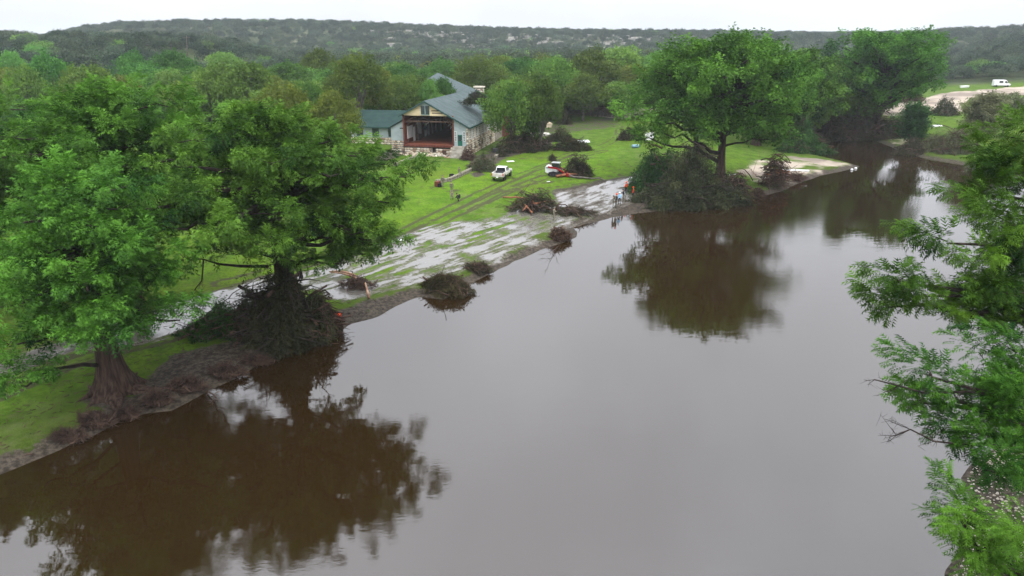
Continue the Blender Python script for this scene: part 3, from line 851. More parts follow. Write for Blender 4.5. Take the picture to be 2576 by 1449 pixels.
# ------------------------------------------------------------------ brush and drift piles
def brush(name, loc, rx, ry, h, label, leaf='wilted', wood='twig', n_br=60, n_leaf=600, cat='brush pile', group=None, seed=0, rz=0.0, size=0.5, logs=0, logm='dead_wood', hang=False, peak=1.0):
    r = np.random.default_rng(seed + 1000)
    root = empty(name, loc, rz, label, cat, group)
    tw = MB()
    def mound(n, shell=0.35):
        a = r.uniform(0, 6.283, n); q = np.sqrt(r.random(n))
        x, y = rx * q * np.cos(a), ry * q * np.sin(a)
        lump = 0.30 + 1.0 * vnoise(x / max(rx, ry) * 3.4 + seed, y / max(rx, ry) * 3.4, 1.0, seed) + 0.35 * vnoise(x * 1.7 + seed, y * 1.7, 1.0, seed + 3)
        edge = 0.8 + 0.4 * np.sin(a * 3 + seed) * np.sin(a * 5 + seed * 2)
        x, y = x * edge, y * edge
        top = h * np.maximum(0, 1 - q ** (1.6 * peak)) * lump * r.uniform(0.7, 1.1, n) + 0.12
        return np.stack([x, y, top * (r.random(n) ** shell)], -1), np.stack([np.cos(a), np.sin(a), np.full(n, 0.1)], -1)
    P, D = mound(n_br)
    for k in range(n_br):
        L = r.uniform(0.5, 1.25) * max(rx, h) * 0.75
        d = unit(r.normal(0, 1, 3) * np.array([1, 1, 0.45]) + D[k] * 0.8)
        p = P[k] - d * L * 0.5; p[2] = max(p[2], 0.02)
        e = P[k] + d * L * 0.5; e[2] = max(e[2], 0.0)
        tw.tube(curve_pts(p, e, L * 0.08, 5, L * 0.05, r), np.linspace(r.uniform(0.03, 0.08) * (1 + h * .12), 0.012, 5), 4)
    A, D2 = mound(n_br * 6, 0.25)
    d = unit(r.normal(0, 1, A.shape) + D2 * 0.6 + (np.array([0, 0, -0.7]) if hang else 0))
    tw.sticks(A, A + d * r.uniform(0.3, 0.95, (len(A), 1)) * (0.5 + 0.25 * size * 2), 0.022, 0.006)
    tw.build('branches', M[wood], root)
    if n_leaf:
        lf = MB(); n_leaf = int(n_leaf * 0.8); A, D2 = mound(n_leaf, 0.22)
        d = unit(r.normal(0, 0.7, A.shape) + D2 * 0.7 + np.array([0, 0, -0.9 if hang else -0.1]))
        cl = fbm(A[:, 0] * 3, A[:, 1] * 3 + A[:, 2] * 2, 3.0, seed)
        scatter(lf, T_HANG if hang else T_NEAR, A, d, size * r.uniform(0.6, 1.3, n_leaf), r.normal(0, 0.9, n_leaf), np.clip((cl - 0.5) * 1.8 + 0.5 + r.normal(0, 0.28, n_leaf), 0, 1))
        lf.build('leaves', M[leaf], root)
    for k in range(logs):
        a = r.uniform(0, 6.283); L = r.uniform(0.8, 1.3) * max(rx, ry)
        lg = MB(); c = np.array([r.uniform(-.4, .4) * rx, r.uniform(-.4, .4) * ry, h * r.uniform(0.15, 0.6) + 0.15])
        dv = np.array([math.cos(a), math.sin(a), r.uniform(-0.15, 0.35)]) * L / 2
        lg.tube(curve_pts(c - dv, c + dv, 0.1, 6, 0.06, r), np.linspace(r.uniform(0.12, 0.2), 0.06, 6), 7)
        lg.build('log', M[logm], root, True)
    return root
# ------------------------------------------------------------------ the near cypresses
def Y_of(p): return float(p[1])
def bough(u, v, y, rpx):
    p = zp(u, v, y); return (p[0], p[1], p[2], rpx / FPX * y)

p = pg(288, 985); T1 = p
cypress(p, 14.8, 5.6, 'big bald cypress with flared trunk standing alone on the near left bank', 0.85, 1.1, 26, 0.36, seed=11, roots=13, rise=0.05, vary0=0.62, dens=1.25,
        profile=lambda f: (1 - f) ** 0.5 * 0.9 + 0.16, extra=[bough(60, 760, p[1] - 1, 75), bough(150, 800, p[1] - 2, 60), bough(350, 770, p[1] - 1, 50), bough(20, 860, p[1] - 4, 60), bough(230, 560, p[1] - 3, 70),
        bough(120, 640, p[1] - 3, 70), bough(330, 620, p[1] - 3, 60), bough(30, 960, p[1] - 5, 42), bough(460, 640, p[1] + 1, 60), bough(280, 470, p[1] - 1, 60)])
p = pg(735, 845); T2 = p
cypress(p, 18.0, 9.6, 'huge bald cypress with a drift pile round its trunk, second tree along the left bank', 1.0, 0.7, 32, 0.42, seed=12, vary0=0.5, dens=1.15, rise=0.10,
        profile=lambda f: 0.35 + 0.65 * math.sin(math.pi * min(1, f * 0.8 + 0.28)) ** 0.8,
        extra=[bough(1020, 430, p[1], 60), bough(1000, 500, p[1] - 2, 50), bough(960, 590, p[1] - 3, 55), bough(880, 560, p[1] - 4, 70), bough(760, 590, p[1] - 4, 70), bough(640, 600, p[1] - 3, 60), bough(560, 560, p[1] - 2, 60), bough(900, 450, p[1] - 3, 70), bough(690, 660, p[1] - 2, 48), bough(590, 630, p[1] - 1, 50), bough(530, 600, p[1], 45), bough(930, 630, p[1] - 2, 42), bough(860, 650, p[1] - 3, 48), bough(800, 655, p[1] - 2, 45)])
p = pg(340, 800)
cypress(p, 18.4, 8.6, 'tall spreading cypress rising behind the flared cypress on the left', 0.9, 0.6, 32, 0.36, seed=13, vary0=0.55, dens=1.15, rise=0.14,
        extra=[bough(520, 300, p[1], 70), bough(560, 380, p[1] - 2, 65), bough(420, 250, p[1], 70), bough(180, 260, p[1] + 1, 65), bough(300, 240, p[1] + 1, 70), bough(500, 480, p[1] - 3, 65)])
p = pg(-110, 800)
cypress(p, 17.4, 7.5, 'cypress cut by the left edge of the picture', 0.8, 0.5, 28, 0.3, seed=14, vary0=0.5, dens=1.1, rise=0.16, extra=[bough(20, 330, p[1], 70), bough(60, 260, p[1] + 3, 60), bough(20, 450, p[1], 70)])
p = pg(180, 690)
cypress(p, 15.0, 7.0, 'dark cypress filling the gap at the back of the left row', 0.6, 0.4, 20, 0.3, seed=16, mats='cypress_dark', dens=0.7)

# right bank trees, trunks just outside the frame
b0 = np.array([27.5, 27.5, 0.6])
cypress(b0, 19.3, 7.0, 'near cypress on the right bank with long bough reaching over the river', 0.8, 0.6, 30, 0.3, seed=21, vary0=0.42, dens=1.7, rise=0.1, spray=0.44, tmpl=T_FINE, mats='cypress_deep',
        az_skip=lambda a, f: abs(a - 3.1416) < 1.1 and f < 0.85,
        extra=[bough(2262, 700, 25, 48), bough(2235, 765, 25, 34), bough(2330, 735, 25.5, 48), bough(2385, 600, 26, 52), bough(2460, 640, 26, 50), bough(2480, 500, 29, 60), bough(2530, 420, 30, 70),
               bough(2400, 785, 26, 30), bough(2560, 800, 26, 55), bough(2560, 560, 27, 75), bough(2510, 740, 26, 38), bough(2560, 340, 31, 55), bough(2480, 400, 31, 42), bough(2440, 470, 30, 35), bough(2540, 640, 27, 60), bough(2570, 720, 27, 60), bough(2530, 560, 29, 55)])
b1 = np.array([21.6, 19.5, 0.7])
cypress(b1, 10.2, 3.4, 'smaller cypress under the long bough on the right bank', 0.5, 0.4, 22, 0.3, seed=22, vary0=0.42, dens=1.8, rise=0.12, spray=0.35, tmpl=T_FINE, mats='cypress_deep', pad_r=(0.9, 1.5),
        extra=[bough(2345, 940, 20, 42), bough(2310, 1005, 20, 38), bough(2410, 1000, 20, 58), bough(2490, 915, 21, 65), bough(2440, 1110, 19, 60), bough(2530, 1040, 19, 70), bough(2370, 1080, 19.5, 38), bough(2550, 1140, 18, 65), bough(2570, 960, 20, 75), bough(2560, 880, 21, 60), bough(2480, 1175, 17.5, 40)])
b2 = np.array([18.6, 13.8, 0.6])
cypress(b2, 4.2, 1.4, 'young bright green cypress at the lower right corner above the gravel', 0.18, 0.12, 12, 0.35, seed=23, vary0=0.62, dens=2.0, rise=0.2, spray=0.27, tmpl=T_FINE, mats='cypress_deep', pad_r=(0.4, 0.7),
        extra=[bough(2420, 1300, 14.5, 42), bough(2480, 1370, 14.5, 52), bough(2400, 1285, 15, 26), bough(2550, 1330, 14, 55), bough(2470, 1405, 14, 36)])

# ------------------------------------------------------------------ the far cypresses along the river
p = pg(1812, 470)
cypress(p, 22.8, 12.5, 'tallest broad cypress in the middle with straight trunk above a brush pile', 0.75, 0.5, 30, 0.34, seed=31, near=False, vary0=0.58, dens=1.35, pad_r=(1.6, 2.9), spray=0.9, rise=0.2,
        extra=[bough(1600, 290, p[1] - 4, 42), bough(1640, 330, p[1] - 5, 45), bough(1680, 140, p[1], 42), bough(1740, 120, p[1], 45), bough(1840, 108, p[1], 42), bough(1620, 250, p[1], 40), bough(1760, 330, p[1] - 6, 45), bough(1950, 340, p[1] - 3, 45), bough(1960, 230, p[1], 42), bough(1930, 160, p[1], 40), bough(1575, 275, p[1] - 4, 30), bough(1600, 345, p[1] - 5, 34)])
p = pg(1758, 440)
cypress(p, 20.0, 8.0, 'leaning cypress just left behind the tallest broad cypress', 0.6, 0.4, 20, 0.4, seed=32, near=False, vary0=0.5, pad_r=(1.6, 2.5), spray=0.95, lean=(-2.0, 0))
p = pg(1985, 350)
cypress(p, 19.5, 10.5, 'dense darker cypress between the tallest tree and the open spreading one', 0.8, 0.5, 34, 0.2, seed=33, near=False, vary0=0.48, pad_r=(2.0, 3.0), spray=1.2, dens=1.1)
p = pg(1900, 365)
cypress(p, 20.5, 8.0, 'narrow dark cypress behind the right shoulder of the tallest tree', 0.7, 0.5, 22, 0.25, seed=35, near=False, vary0=0.3, pad_r=(2.0, 3.2), spray=1.2)
p = pg(2200, 345)
cypress(p, 23.0, 13.0, 'open spreading cypress with fan of bare limbs at the mouth of the inlet', 0.8, 0.5, 36, 0.3, seed=34, near=False, vary0=0.55, pad_r=(1.6, 2.5), spray=1.1, dens=0.95, rise=0.45,
        profile=lambda f: 0.4 + 0.6 * math.sin(math.pi * min(1, f * 0.7 + 0.25)))
# ------------------------------------------------------------------ woods in the middle distance, placed one by one
def z1(x, y): return ((1400 + x / 2.862) / 1.5652, (250 + y / 2.862) / 1.5652)
def z2(x, y): return ((1500 + x / 2.1467) / 1.5652, (550 + y / 2.1467) / 1.5652)
def z3(x, y): return ((2300 + x / 1.84) / 1.5652, (100 + y / 1.84) / 1.5652)
def z4(x, y): return ((3200 + x / 3.096) / 1.5652, (250 + y / 3.096) / 1.5652)
def z6(x, y): return (x * 0.3968, 575 + y * 0.3968)

def wt(kind, u, vtop, wpx, y, label, idx=None, name=None, group=None):
    q = zp(u, vtop, y); zg = H1(q[0], q[1])
    return wood_tree(kind, (q[0], q[1], zg - 0.1), wpx / FPX * y * 1.0, max(3.5, q[2] - zg), label, group, idx, name=name)

HAND = [
 ('pecan', 895, 132, 165, 158, 'tall olive brown tree behind the low wing, left of the far lodge roof'),
 ('pecan', 960, 175, 90, 172, 'olive tree leaning on the right flank of the tall olive brown tree'),
 ('pecan', 1200, 140, 140, 205, 'rounded olive brown tree rising behind the far lodge roof'),
 ('pecan', 700, 205, 160, 118, 'broad olive tree in front of the wood left of the hall'),
 ('pecan', 840, 228, 125, 122, 'olive tree beside the low wing, left of the white roof vent'),
 ('oak', 1012, 190, 110, 168, 'dark oak between the far lodge roof and the hall roof'),
 ('elm', 1078, 200, 62, 166, 'bright lime green young tree in front of the far lodge roof'),
 ('elm', 1100, 232, 60, 160, 'lime green bush just behind the hall ridge'),
 ('oak', 1115, 200, 75, 170, 'thin grey green tree before the far lodge roof'),
 ('oak', 600, 158, 190, 165, 'large round green oak above the left cypress crowns'),
 ('oak', 520, 172, 130, 160, 'round green oak left of the large round one'),
 ('elm', 430, 172, 110, 178, 'pale green elm above the left cypress crowns'),
 ('elm', 560, 132, 110, 245, 'pale lime tree at the foot of the left hill'),
 ('oak', 300, 130, 0, 0, ''),
 ('oak', 120, 142, 120, 172, 'round mid green oak near the left edge'),
 ('elm', 22, 130, 80, 195, 'rounded bright green tree at the very left edge'),
 ('oak', 55, 170, 110, 160, 'dark oak below the bright one at the left edge'),
 ('oak', 215, 165, 140, 165, 'dark oak wood edge behind the left cypress'),
 ('oak', 330, 135, 110, 210, 'dark round oak in the wood left of the pale elm'),
 ('oak', 430, 128, 130, 215, 'wide dark oak above the pale elm'),
 ('oak', 800, 128, 105, 232, 'blue green oak by the bare slope left of the middle'),
 ('oak', 765, 205, 100, 150, 'green oak behind the olive trees left of the hall'),
 ('oak', 1362, 208, 120, 138, 'green oak at the right end of the hall'),
 ('oak', 1287, 203, 150, 139, 'big dark oak growing against the hall side wall'),
 ('oak', 1395, 148, 150, 196, 'tall dark oak behind the hall, right of the rounded olive tree'),
 ('oak', 1330, 165, 100, 200, 'dark oak between the olive tree and the tall dark oak'),
 ('oak', 1490, 128, 150, 205, 'tall blue green tree right of the tall dark oak'),
 ('elm', 1560, 118, 160, 225, 'tall layered light green tree beyond the lawn'),
 ('oak', 1470, 190, 120, 190, 'dark oak at the far edge of the lawn'),
 ('oak', 1570, 205, 130, 195, 'mid green oak at the far edge of the lawn'),
 ('oak', 1650, 190, 120, 200, 'oak at the lawn edge beside the tallest cypress'),
 ('elm', 1660, 128, 120, 235, 'light green tree left of the tallest cypress top'),
 ('elm', 2350, 168, 70, 330, 'pale round tree at the edge of the sandy field'),
 ('elm', 2505, 155, 75, 330, 'pale round tree behind the parked white van'),
 ('oak', 2430, 165, 80, 332, 'dark round tree between the two pale ones at the sandy field'),
 ('oak', 2050, 240, 90, 168, 'dark low tree at the inlet behind the brush'),
]
for k, uvy, in enumerate(HAND):
    if uvy[4]: wt(uvy[0], uvy[1], uvy[2], uvy[3], uvy[4], uvy[5], k)

# house footprints in plan, for keeping trees off
HX, HY, HRZ = (*pg(*z1(1272, 1040))[:2], R(-12))
def hl(x, y):                       # hall local -> world plan
    c, s = math.cos(HRZ), math.sin(HRZ)
    return (HX + x * c - y * s, HY + x * s + y * c)
keep = [np.array([hl(-24, -4), hl(4, -4), hl(4, 38), hl(-24, 38)]),
        np.array([zp(1035, 190, 245)[:2], zp(1120, 180, 245)[:2], zp(1250, 235, 165)[:2], zp(1120, 260, 160)[:2]])]
OPEN = np.array([pg(u, v)[:2] for u, v in [(-500, 1300), (-500, 370), (0, 352), (640, 352), (900, 345), (1000, 380), (1240, 400), (1300, 385), (1400, 330), (1420, 300), (1560, 288), (1700, 275),
                                            (1870, 285), (1960, 330), (2080, 345), (2200, 352), (2215, 320), (2230, 262), (2260, 222), (2576, 206), (2900, 196), (2950, 600), (2900, 1600), (-500, 1600)]])
hp = []
for o in sc.objects:
    if o.parent is None and o.get('category') == 'tree': hp.append((o.location.x, o.location.y))
hp = np.array(hp)
def sample(r0, r1, s, keepf):
    "jittered polar grid of about s metres, rough world positions"
    out = []
    r = r0
    while r < r1:
        da = s / r
        a = np.arange(R(-44), R(44), da); a = a + rng.uniform(-.4, .4, len(a)) * da
        q = r + rng.uniform(-.45, .45, len(a)) * s
        out.append(np.stack([q * np.sin(a), q * np.cos(a)], -1))
        r += s * 0.9
    P = np.concatenate(out)
    ok = keepf(P)
    return P[ok]
def clear(P):
    x, y = P[:, 0], P[:, 1]
    ok = np.ones(len(P), bool)
    n = np.hypot(x, y) < 420
    ok[n] &= poly_sd(x[n], y[n], OPEN) > 1.5
    ok[n] &= poly_sd(x[n], y[n], RIV) > 4
    for K in keep: ok[n] &= poly_sd(x[n], y[n], K) > 1.5
    d = np.min(np.hypot(x[:, None] - hp[:, 0], y[:, None] - hp[:, 1]), axis=1)
    ok &= d > 5.0
    return ok
near_wood = sample(140, 430, 8.8, clear)
uu, rr_ = ucoord(near_wood[:, 0], near_wood[:, 1]), np.hypot(near_wood[:, 0], near_wood[:, 1])
hill_l = (uu < 900) & (rr_ > 235)
hill_r = (uu > 2150) & (rr_ > 345)
gap = fbm(near_wood[:, 0], near_wood[:, 1], 34, 77)
drop = (hill_l & (gap > 0.66)) | (hill_r & (gap > 0.66)) | ((uu > 560) & (uu < 800) & (rr_ > 255) & (rr_ < 330) & (rng.random(len(uu)) < 0.3))
near_wood, uu, rr_, hill_l, hill_r = [q[~drop] for q in (near_wood, uu, rr_, hill_l, hill_r)]
order = np.argsort(rr_)
near_wood, uu, rr_, hill_l, hill_r = [q[order] for q in (near_wood, uu, rr_, hill_l, hill_r)]
vis = (uu > -60) & (uu < 2640)
rest = []
n_ind = 0
zz = height(near_wood[:, 0], near_wood[:, 1])
for k in range(len(near_wood)):
    x, y = near_wood[k]; z = zz[k]
    if hill_l[k] or hill_r[k]:
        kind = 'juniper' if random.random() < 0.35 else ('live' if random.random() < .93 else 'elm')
        h = random.uniform(5.0, 8.0); w = h * random.uniform(1.3, 1.7)
    else:
        kind = random.choices(['oak', 'elm', 'pecan'], [0.76, 0.12, 0.12])[0]
        h = random.uniform(8.5, 13.5); w = h * random.uniform(1.1, 1.4)
        if uu[k] < 1000 and rr_[k] < 200: h *= 0.85
        if 1250 < uu[k] < 2100: h *= 1.12
    if vis[k] and n_ind < 225:
        n_ind += 1
        if hill_l[k]: g, lb = 'trees on the left hillside', 'on the left hill slope'
        elif uu[k] < 1000: g, lb = 'trees in the wood left of the hall', 'wood'
        elif uu[k] < 1700: g, lb = 'trees in the valley wood behind the hall', 'valley wood'
        elif hill_r[k] or uu[k] > 2150: g, lb = 'trees behind the sandy field', 'field edge wood'
        else: g, lb = 'trees behind the river cypresses', 'riverside wood'
        plc = [w_ for lim, w_ in ((90, 'at the left edge'), (220, 'above the flared cypress'), (420, 'above the tall spreading cypress'), (600, 'between the big left crowns'), (800, 'above the drift pile cypress'),
               (930, 'above the low wing'), (1070, 'just left of the hall ridge'), (1200, 'above the hall roof'), (1300, 'right of the stone chimney'), (1420, 'above the hall side oaks'), (1560, 'above the far lawn'),
               (1720, 'left of the tallest cypress'), (1900, 'behind the tallest cypress'), (2090, 'behind the darker cypress'), (2330, 'behind the spreading cypress'), (2450, 'above the sandy field'), (9999, 'above the white van')) if uu[k] < lim][0]
        row = 'front' if rr_[k] < 162 else 'second' if rr_[k] < 176 else 'third' if rr_[k] < 190 else 'middle' if rr_[k] < 206 else 'farther' if rr_[k] < 224 else 'rear'
        kn, tone = {'oak': ('oak', 'dark green'), 'elm': ('elm', 'pale green'), 'pecan': ('pecan', 'olive brown'), 'juniper': ('juniper', 'blue green'), 'live': ('live oak', 'grey green')}[kind]
        sz = 'small' if h < 8.3 else 'medium' if h < 10.5 else 'large'
        lab = f'{sz} {tone} {kn} {lb} {plc}' if hill_l[k] else f'{sz} {tone} {kn} in {row} {lb} {plc}'
        wood_tree(kind, (x, y, z - 0.1), w, h, lab, g + ' (' + {'oak': 'oaks', 'elm': 'elms', 'pecan': 'pecans', 'juniper': 'junipers', 'live': 'live oaks'}[kind] + ')')
    else:
        rest.append((x, y, z - 0.1, w, h, {'oak': 0, 'live': 0, 'elm': 1, 'pecan': 2, 'juniper': 3}[kind]))
far = sample(428, 1020, 10.0, lambda P: np.ones(len(P), bool))
g = fbm(far[:, 0], far[:, 1], 30, 5); far = far[(g < 0.70)]
u = ucoord(far[:, 0], far[:, 1]); r_f = np.hypot(far[:, 0], far[:, 1])
far = far[(u > -100) & (u < 2700)]
fz = height(far[:, 0], far[:, 1])
for (x, y), z in zip(far, fz):
    u_1 = float(ucoord(x, y)); low = z < 9 and 900 < u_1 < 1900
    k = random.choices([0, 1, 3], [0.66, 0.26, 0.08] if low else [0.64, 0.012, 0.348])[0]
    h = random.uniform(8, 13) if low else random.uniform(4, 8.5)
    rest.append((x, y, z - 0.2, h * random.uniform(1.2, 1.6), h, k))
vfar = sample(1020, 2700, 17, lambda P: np.ones(len(P), bool))
u = ucoord(vfar[:, 0], vfar[:, 1]); vfar = vfar[(u > -60) & (u < 2640) & (rng.random(len(vfar)) < 0.8)]
fz = height(vfar[:, 0], vfar[:, 1])
for (x, y), z in zip(vfar, fz):
    h = random.uniform(6, 10); rest.append((x, y, z - 0.2, 17, h, 0 if random.random() < .6 else 3))
rest = np.array(rest)
print('individual trees', n_ind, 'wood mass', len(rest))

# the far woods nobody could count: one object that instances the shared crowns
coll = bpy.data.collections.new('crown_stock')
kinds = []
for kd, nm in ((0, 'oak'), (1, 'elm'), (2, 'pecan'), (3, 'juniper')):
    r = {'oak': (11, 9.5, 'liveoak_hazed'), 'elm': (11, 11, 'broad_light'), 'pecan': (12, 13, 'broad_olive'), 'juniper': (7, 6, 'juniper')}[nm]
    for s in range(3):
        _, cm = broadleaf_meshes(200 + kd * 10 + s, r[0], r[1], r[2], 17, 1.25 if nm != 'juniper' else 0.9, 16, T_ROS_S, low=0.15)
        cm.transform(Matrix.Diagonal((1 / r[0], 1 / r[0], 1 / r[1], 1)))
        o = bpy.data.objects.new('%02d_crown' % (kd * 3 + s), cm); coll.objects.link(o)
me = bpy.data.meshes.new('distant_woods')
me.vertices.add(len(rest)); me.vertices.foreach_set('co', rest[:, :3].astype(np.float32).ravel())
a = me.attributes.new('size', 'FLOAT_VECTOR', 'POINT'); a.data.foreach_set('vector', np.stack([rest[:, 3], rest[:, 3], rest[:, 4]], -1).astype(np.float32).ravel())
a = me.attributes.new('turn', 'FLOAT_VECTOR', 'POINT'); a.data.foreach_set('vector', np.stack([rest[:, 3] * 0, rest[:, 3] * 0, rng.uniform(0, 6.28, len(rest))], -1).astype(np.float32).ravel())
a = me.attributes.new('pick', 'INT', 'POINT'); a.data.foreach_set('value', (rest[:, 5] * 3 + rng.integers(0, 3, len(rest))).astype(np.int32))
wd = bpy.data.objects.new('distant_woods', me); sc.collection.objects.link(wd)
tag(wd, 'hazy green woods covering the far hills and valley', kind='stuff')
ng = bpy.data.node_groups.new('woods', 'GeometryNodeTree')
ng.interface.new_socket('Geometry', in_out='INPUT', socket_type='NodeSocketGeometry')
ng.interface.new_socket('Geometry', in_out='OUTPUT', socket_type='NodeSocketGeometry')
gi, go = ng.nodes.new('NodeGroupInput'), ng.nodes.new('NodeGroupOutput')
ip = ng.nodes.new('GeometryNodeInstanceOnPoints'); ci = ng.nodes.new('GeometryNodeCollectionInfo')
ci.inputs['Collection'].default_value = coll; ci.inputs['Separate Children'].default_value = True; ci.inputs['Reset Children'].default_value = True
ip.inputs['Pick Instance'].default_value = True
def na(nm, ty):
    n = ng.nodes.new('GeometryNodeInputNamedAttribute'); n.data_type = ty; n.inputs['Name'].default_value = nm; return n.outputs['Attribute']
ng.links.new(gi.outputs[0], ip.inputs['Points']); ng.links.new(ci.outputs[0], ip.inputs['Instance'])
ng.links.new(na('pick', 'INT'), ip.inputs['Instance Index']); ng.links.new(na('size', 'FLOAT_VECTOR'), ip.inputs['Scale']); ng.links.new(na('turn', 'FLOAT_VECTOR'), ip.inputs['Rotation'])
ng.links.new(ip.outputs[0], go.inputs[0])
md = wd.modifiers.new('woods', 'NODES'); md.node_group = ng

# pale limestone ledges in the face of the far ridge
M['limestone'] = mat('limestone', (0.42, 0.40, 0.36), 0.9, second=(0.2, 0.19, 0.17), scale=0.3, bump=0.3)
mb = MB()
for k in range(120):
    u, v = rng.uniform(980, 1720), 0
    r_k = rng.choice([690, 730, 760, 790]) + rng.uniform(-10, 10)
    x = (u - 1288) / FPX * 1.0617 * r_k; y = math.sqrt(r_k ** 2 - x * x) if abs(x) < r_k else r_k
    z = H1(x, y)
    mb.box((x, y - 2, z + 1.4), (rng.uniform(5, 16), 4, rng.uniform(1.4, 3.4)), 0, 0, 0.7)
tag(mb.build('rock_ledges', M['limestone']), 'pale limestone ledges showing through the trees of the far ridge', kind='stuff')

# the rainy air
hz = MB(); hz.box((0, 2600, 30), (9200, 5700, 76))
o = hz.build('haze', [])
hm = bpy.data.materials.new('haze'); hm.use_nodes = True; t = hm.node_tree; t.nodes.clear()
ho = t.nodes.new('ShaderNodeOutputMaterial'); hv = t.nodes.new('ShaderNodeVolumePrincipled')
hv.inputs['Color'].default_value = (0.88, 0.94, 1.0, 1); hv.inputs['Density'].default_value = 0.00016; hv.inputs['Anisotropy'].default_value = 0.2
t.links.new(hv.outputs[0], ho.inputs['Volume'])
o.data.materials.clear(); o.data.materials.append(hm)
tag(o, 'pale rainy haze over the valley', kind='stuff')
# ------------------------------------------------------------------ the hall with its torn open gable end
M['siding'] = mat('grey_green_siding', (0.34, 0.395, 0.395), 0.7, 0.1, 1.0, bump=0.15)
M['cream'] = mat('cream_boards', (0.80, 0.66, 0.42), 0.7, second=(0.55, 0.42, 0.25), scale=0.8, bump=0.2, stretch=(0.3, 1, 3))
M['roof'] = mat('green_shingles', (0.088, 0.115, 0.114), 0.85, second=(0.062, 0.085, 0.084), scale=0.7, bump=0.8, bscale=9, detail=9)
M['roof_dark'] = mat('dark_green_shingles', (0.03, 0.06, 0.053), 0.85, second=(0.02, 0.042, 0.038), scale=0.7, bump=0.8, bscale=9)
M['trim'] = mat('dark_green_trim', (0.03, 0.07, 0.06), 0.6)
M['redwood'] = mat('redwood_panel', (0.16, 0.055, 0.035), 0.6, second=(0.09, 0.03, 0.022), scale=1.0, bump=0.2, stretch=(3, 3, 0.5))
M['floorw'] = mat('hall_floor', (0.34, 0.12, 0.07), 0.35, second=(0.2, 0.06, 0.035), scale=0.8, bump=0.1, stretch=(0.4, 2.5, 1), spec=0.5)
M['beam'] = mat('brown_beam', (0.12, 0.075, 0.055), 0.7, second=(0.06, 0.035, 0.028), scale=2)
M['ceil'] = mat('brown_ceiling', (0.06, 0.035, 0.028), 0.8)
M['white'] = mat('white_paint', (0.78, 0.78, 0.76), 0.5, 0.06)
M['glass'] = mat('window_glass', (0.03, 0.04, 0.05), 0.08, 0.2, spec=0.8)
M['glass_bright'] = mat('frosted_pane', (0.62, 0.64, 0.66), 0.3, 0.1, spec=0.5)
M['mortar'] = mat('mortar', (0.30, 0.27, 0.22), 0.95, second=(0.17, 0.14, 0.11), scale=1.5, bump=0.5)
M['stone_a'] = mat('buff_limestone', (0.55, 0.47, 0.35), 0.9, second=(0.36, 0.28, 0.19), scale=1.3, bump=0.5)
M['stone_b'] = mat('cream_limestone', (0.66, 0.60, 0.49), 0.9, second=(0.48, 0.42, 0.33), scale=1.3, bump=0.5)
M['stone_c'] = mat('brown_limestone', (0.33, 0.24, 0.16), 0.9, second=(0.2, 0.15, 0.11), scale=1.3, bump=0.5)
M['step'] = mat('grey_stone_step', (0.42, 0.39, 0.33), 0.9, second=(0.24, 0.22, 0.18), scale=1.2, bump=0.4)
M['door'] = mat('green_door', (0.02, 0.11, 0.075), 0.5, 0.1)
M['black'] = mat('black_rubber', (0.015, 0.015, 0.016), 0.7, 0.2)
M['metal'] = mat('galvanised_metal', (0.55, 0.56, 0.57), 0.35, 0.1, metal=0.6)
M['concrete'] = mat('weathered_concrete', (0.48, 0.45, 0.40), 0.9, second=(0.28, 0.26, 0.22), scale=0.9, bump=0.3)
M['wallstone'] = mat('mossy_wall_stone', (0.30, 0.27, 0.21), 0.9, second=(0.14, 0.13, 0.09), scale=1.4, bump=0.5)

def stone_meshes(name, n, mats, size=(1, 1, 1)):
    S = []
    for k in range(n):
        mb = MB(); q = rng.uniform(0.78, 0.95)
        p = []
        for yy, sc_ in ((0.5, 1.0), (-0.15, 1.0), (-0.5, q)):
            for a in range(6):
                an = a * math.pi / 3 + 0.5; c, s_ = math.cos(an), math.sin(an)
                m_ = max(abs(c), abs(s_)); 
                p.append((0.5 * c / m_ * sc_ * rng.uniform(.88, 1.0), yy, 0.5 * s_ / m_ * sc_ * rng.uniform(.86, 1.0)))
        p = np.array(p); P2 = p.copy(); P2[6:12, [0, 2]] = P2[0:6, [0, 2]]
        f = []
        for a in range(6):
            b = (a + 1) % 6
            f += [[a, a + 6, b + 6, b], [a + 6, a + 12, b + 12, b + 6]]
        mb.add(P2, f)
        mb.f.append(np.array([[17, 16, 15, 14, 13, 12]], np.int32)); mb.m.append(np.array([0], np.int32))
        mb.f.append(np.array([[0, 1, 2, 3, 4, 5]], np.int32)); mb.m.append(np.array([0], np.int32))
        me = mb.mesh(name, M[mats[k % len(mats)]]); me.validate()
        S.append(me)
    return S
STONES = stone_meshes('stone', 9, ['stone_a', 'stone_b', 'stone_c', 'stone_b', 'stone_a', 'stone_b', 'stone_a', 'stone_b', 'stone_c'])
WSTONES = stone_meshes('stone', 4, ['wallstone'])
def put_stone(parent, loc, size, rz=0.0, meshes=None, name='stone'):
    o = bpy.data.objects.new(name, random.choice(meshes or STONES)); sc.collection.objects.link(o); o.parent = parent
    o.location = loc; o.scale = size; o.rotation_euler = (0, random.uniform(-.05, .05), rz)
    return o
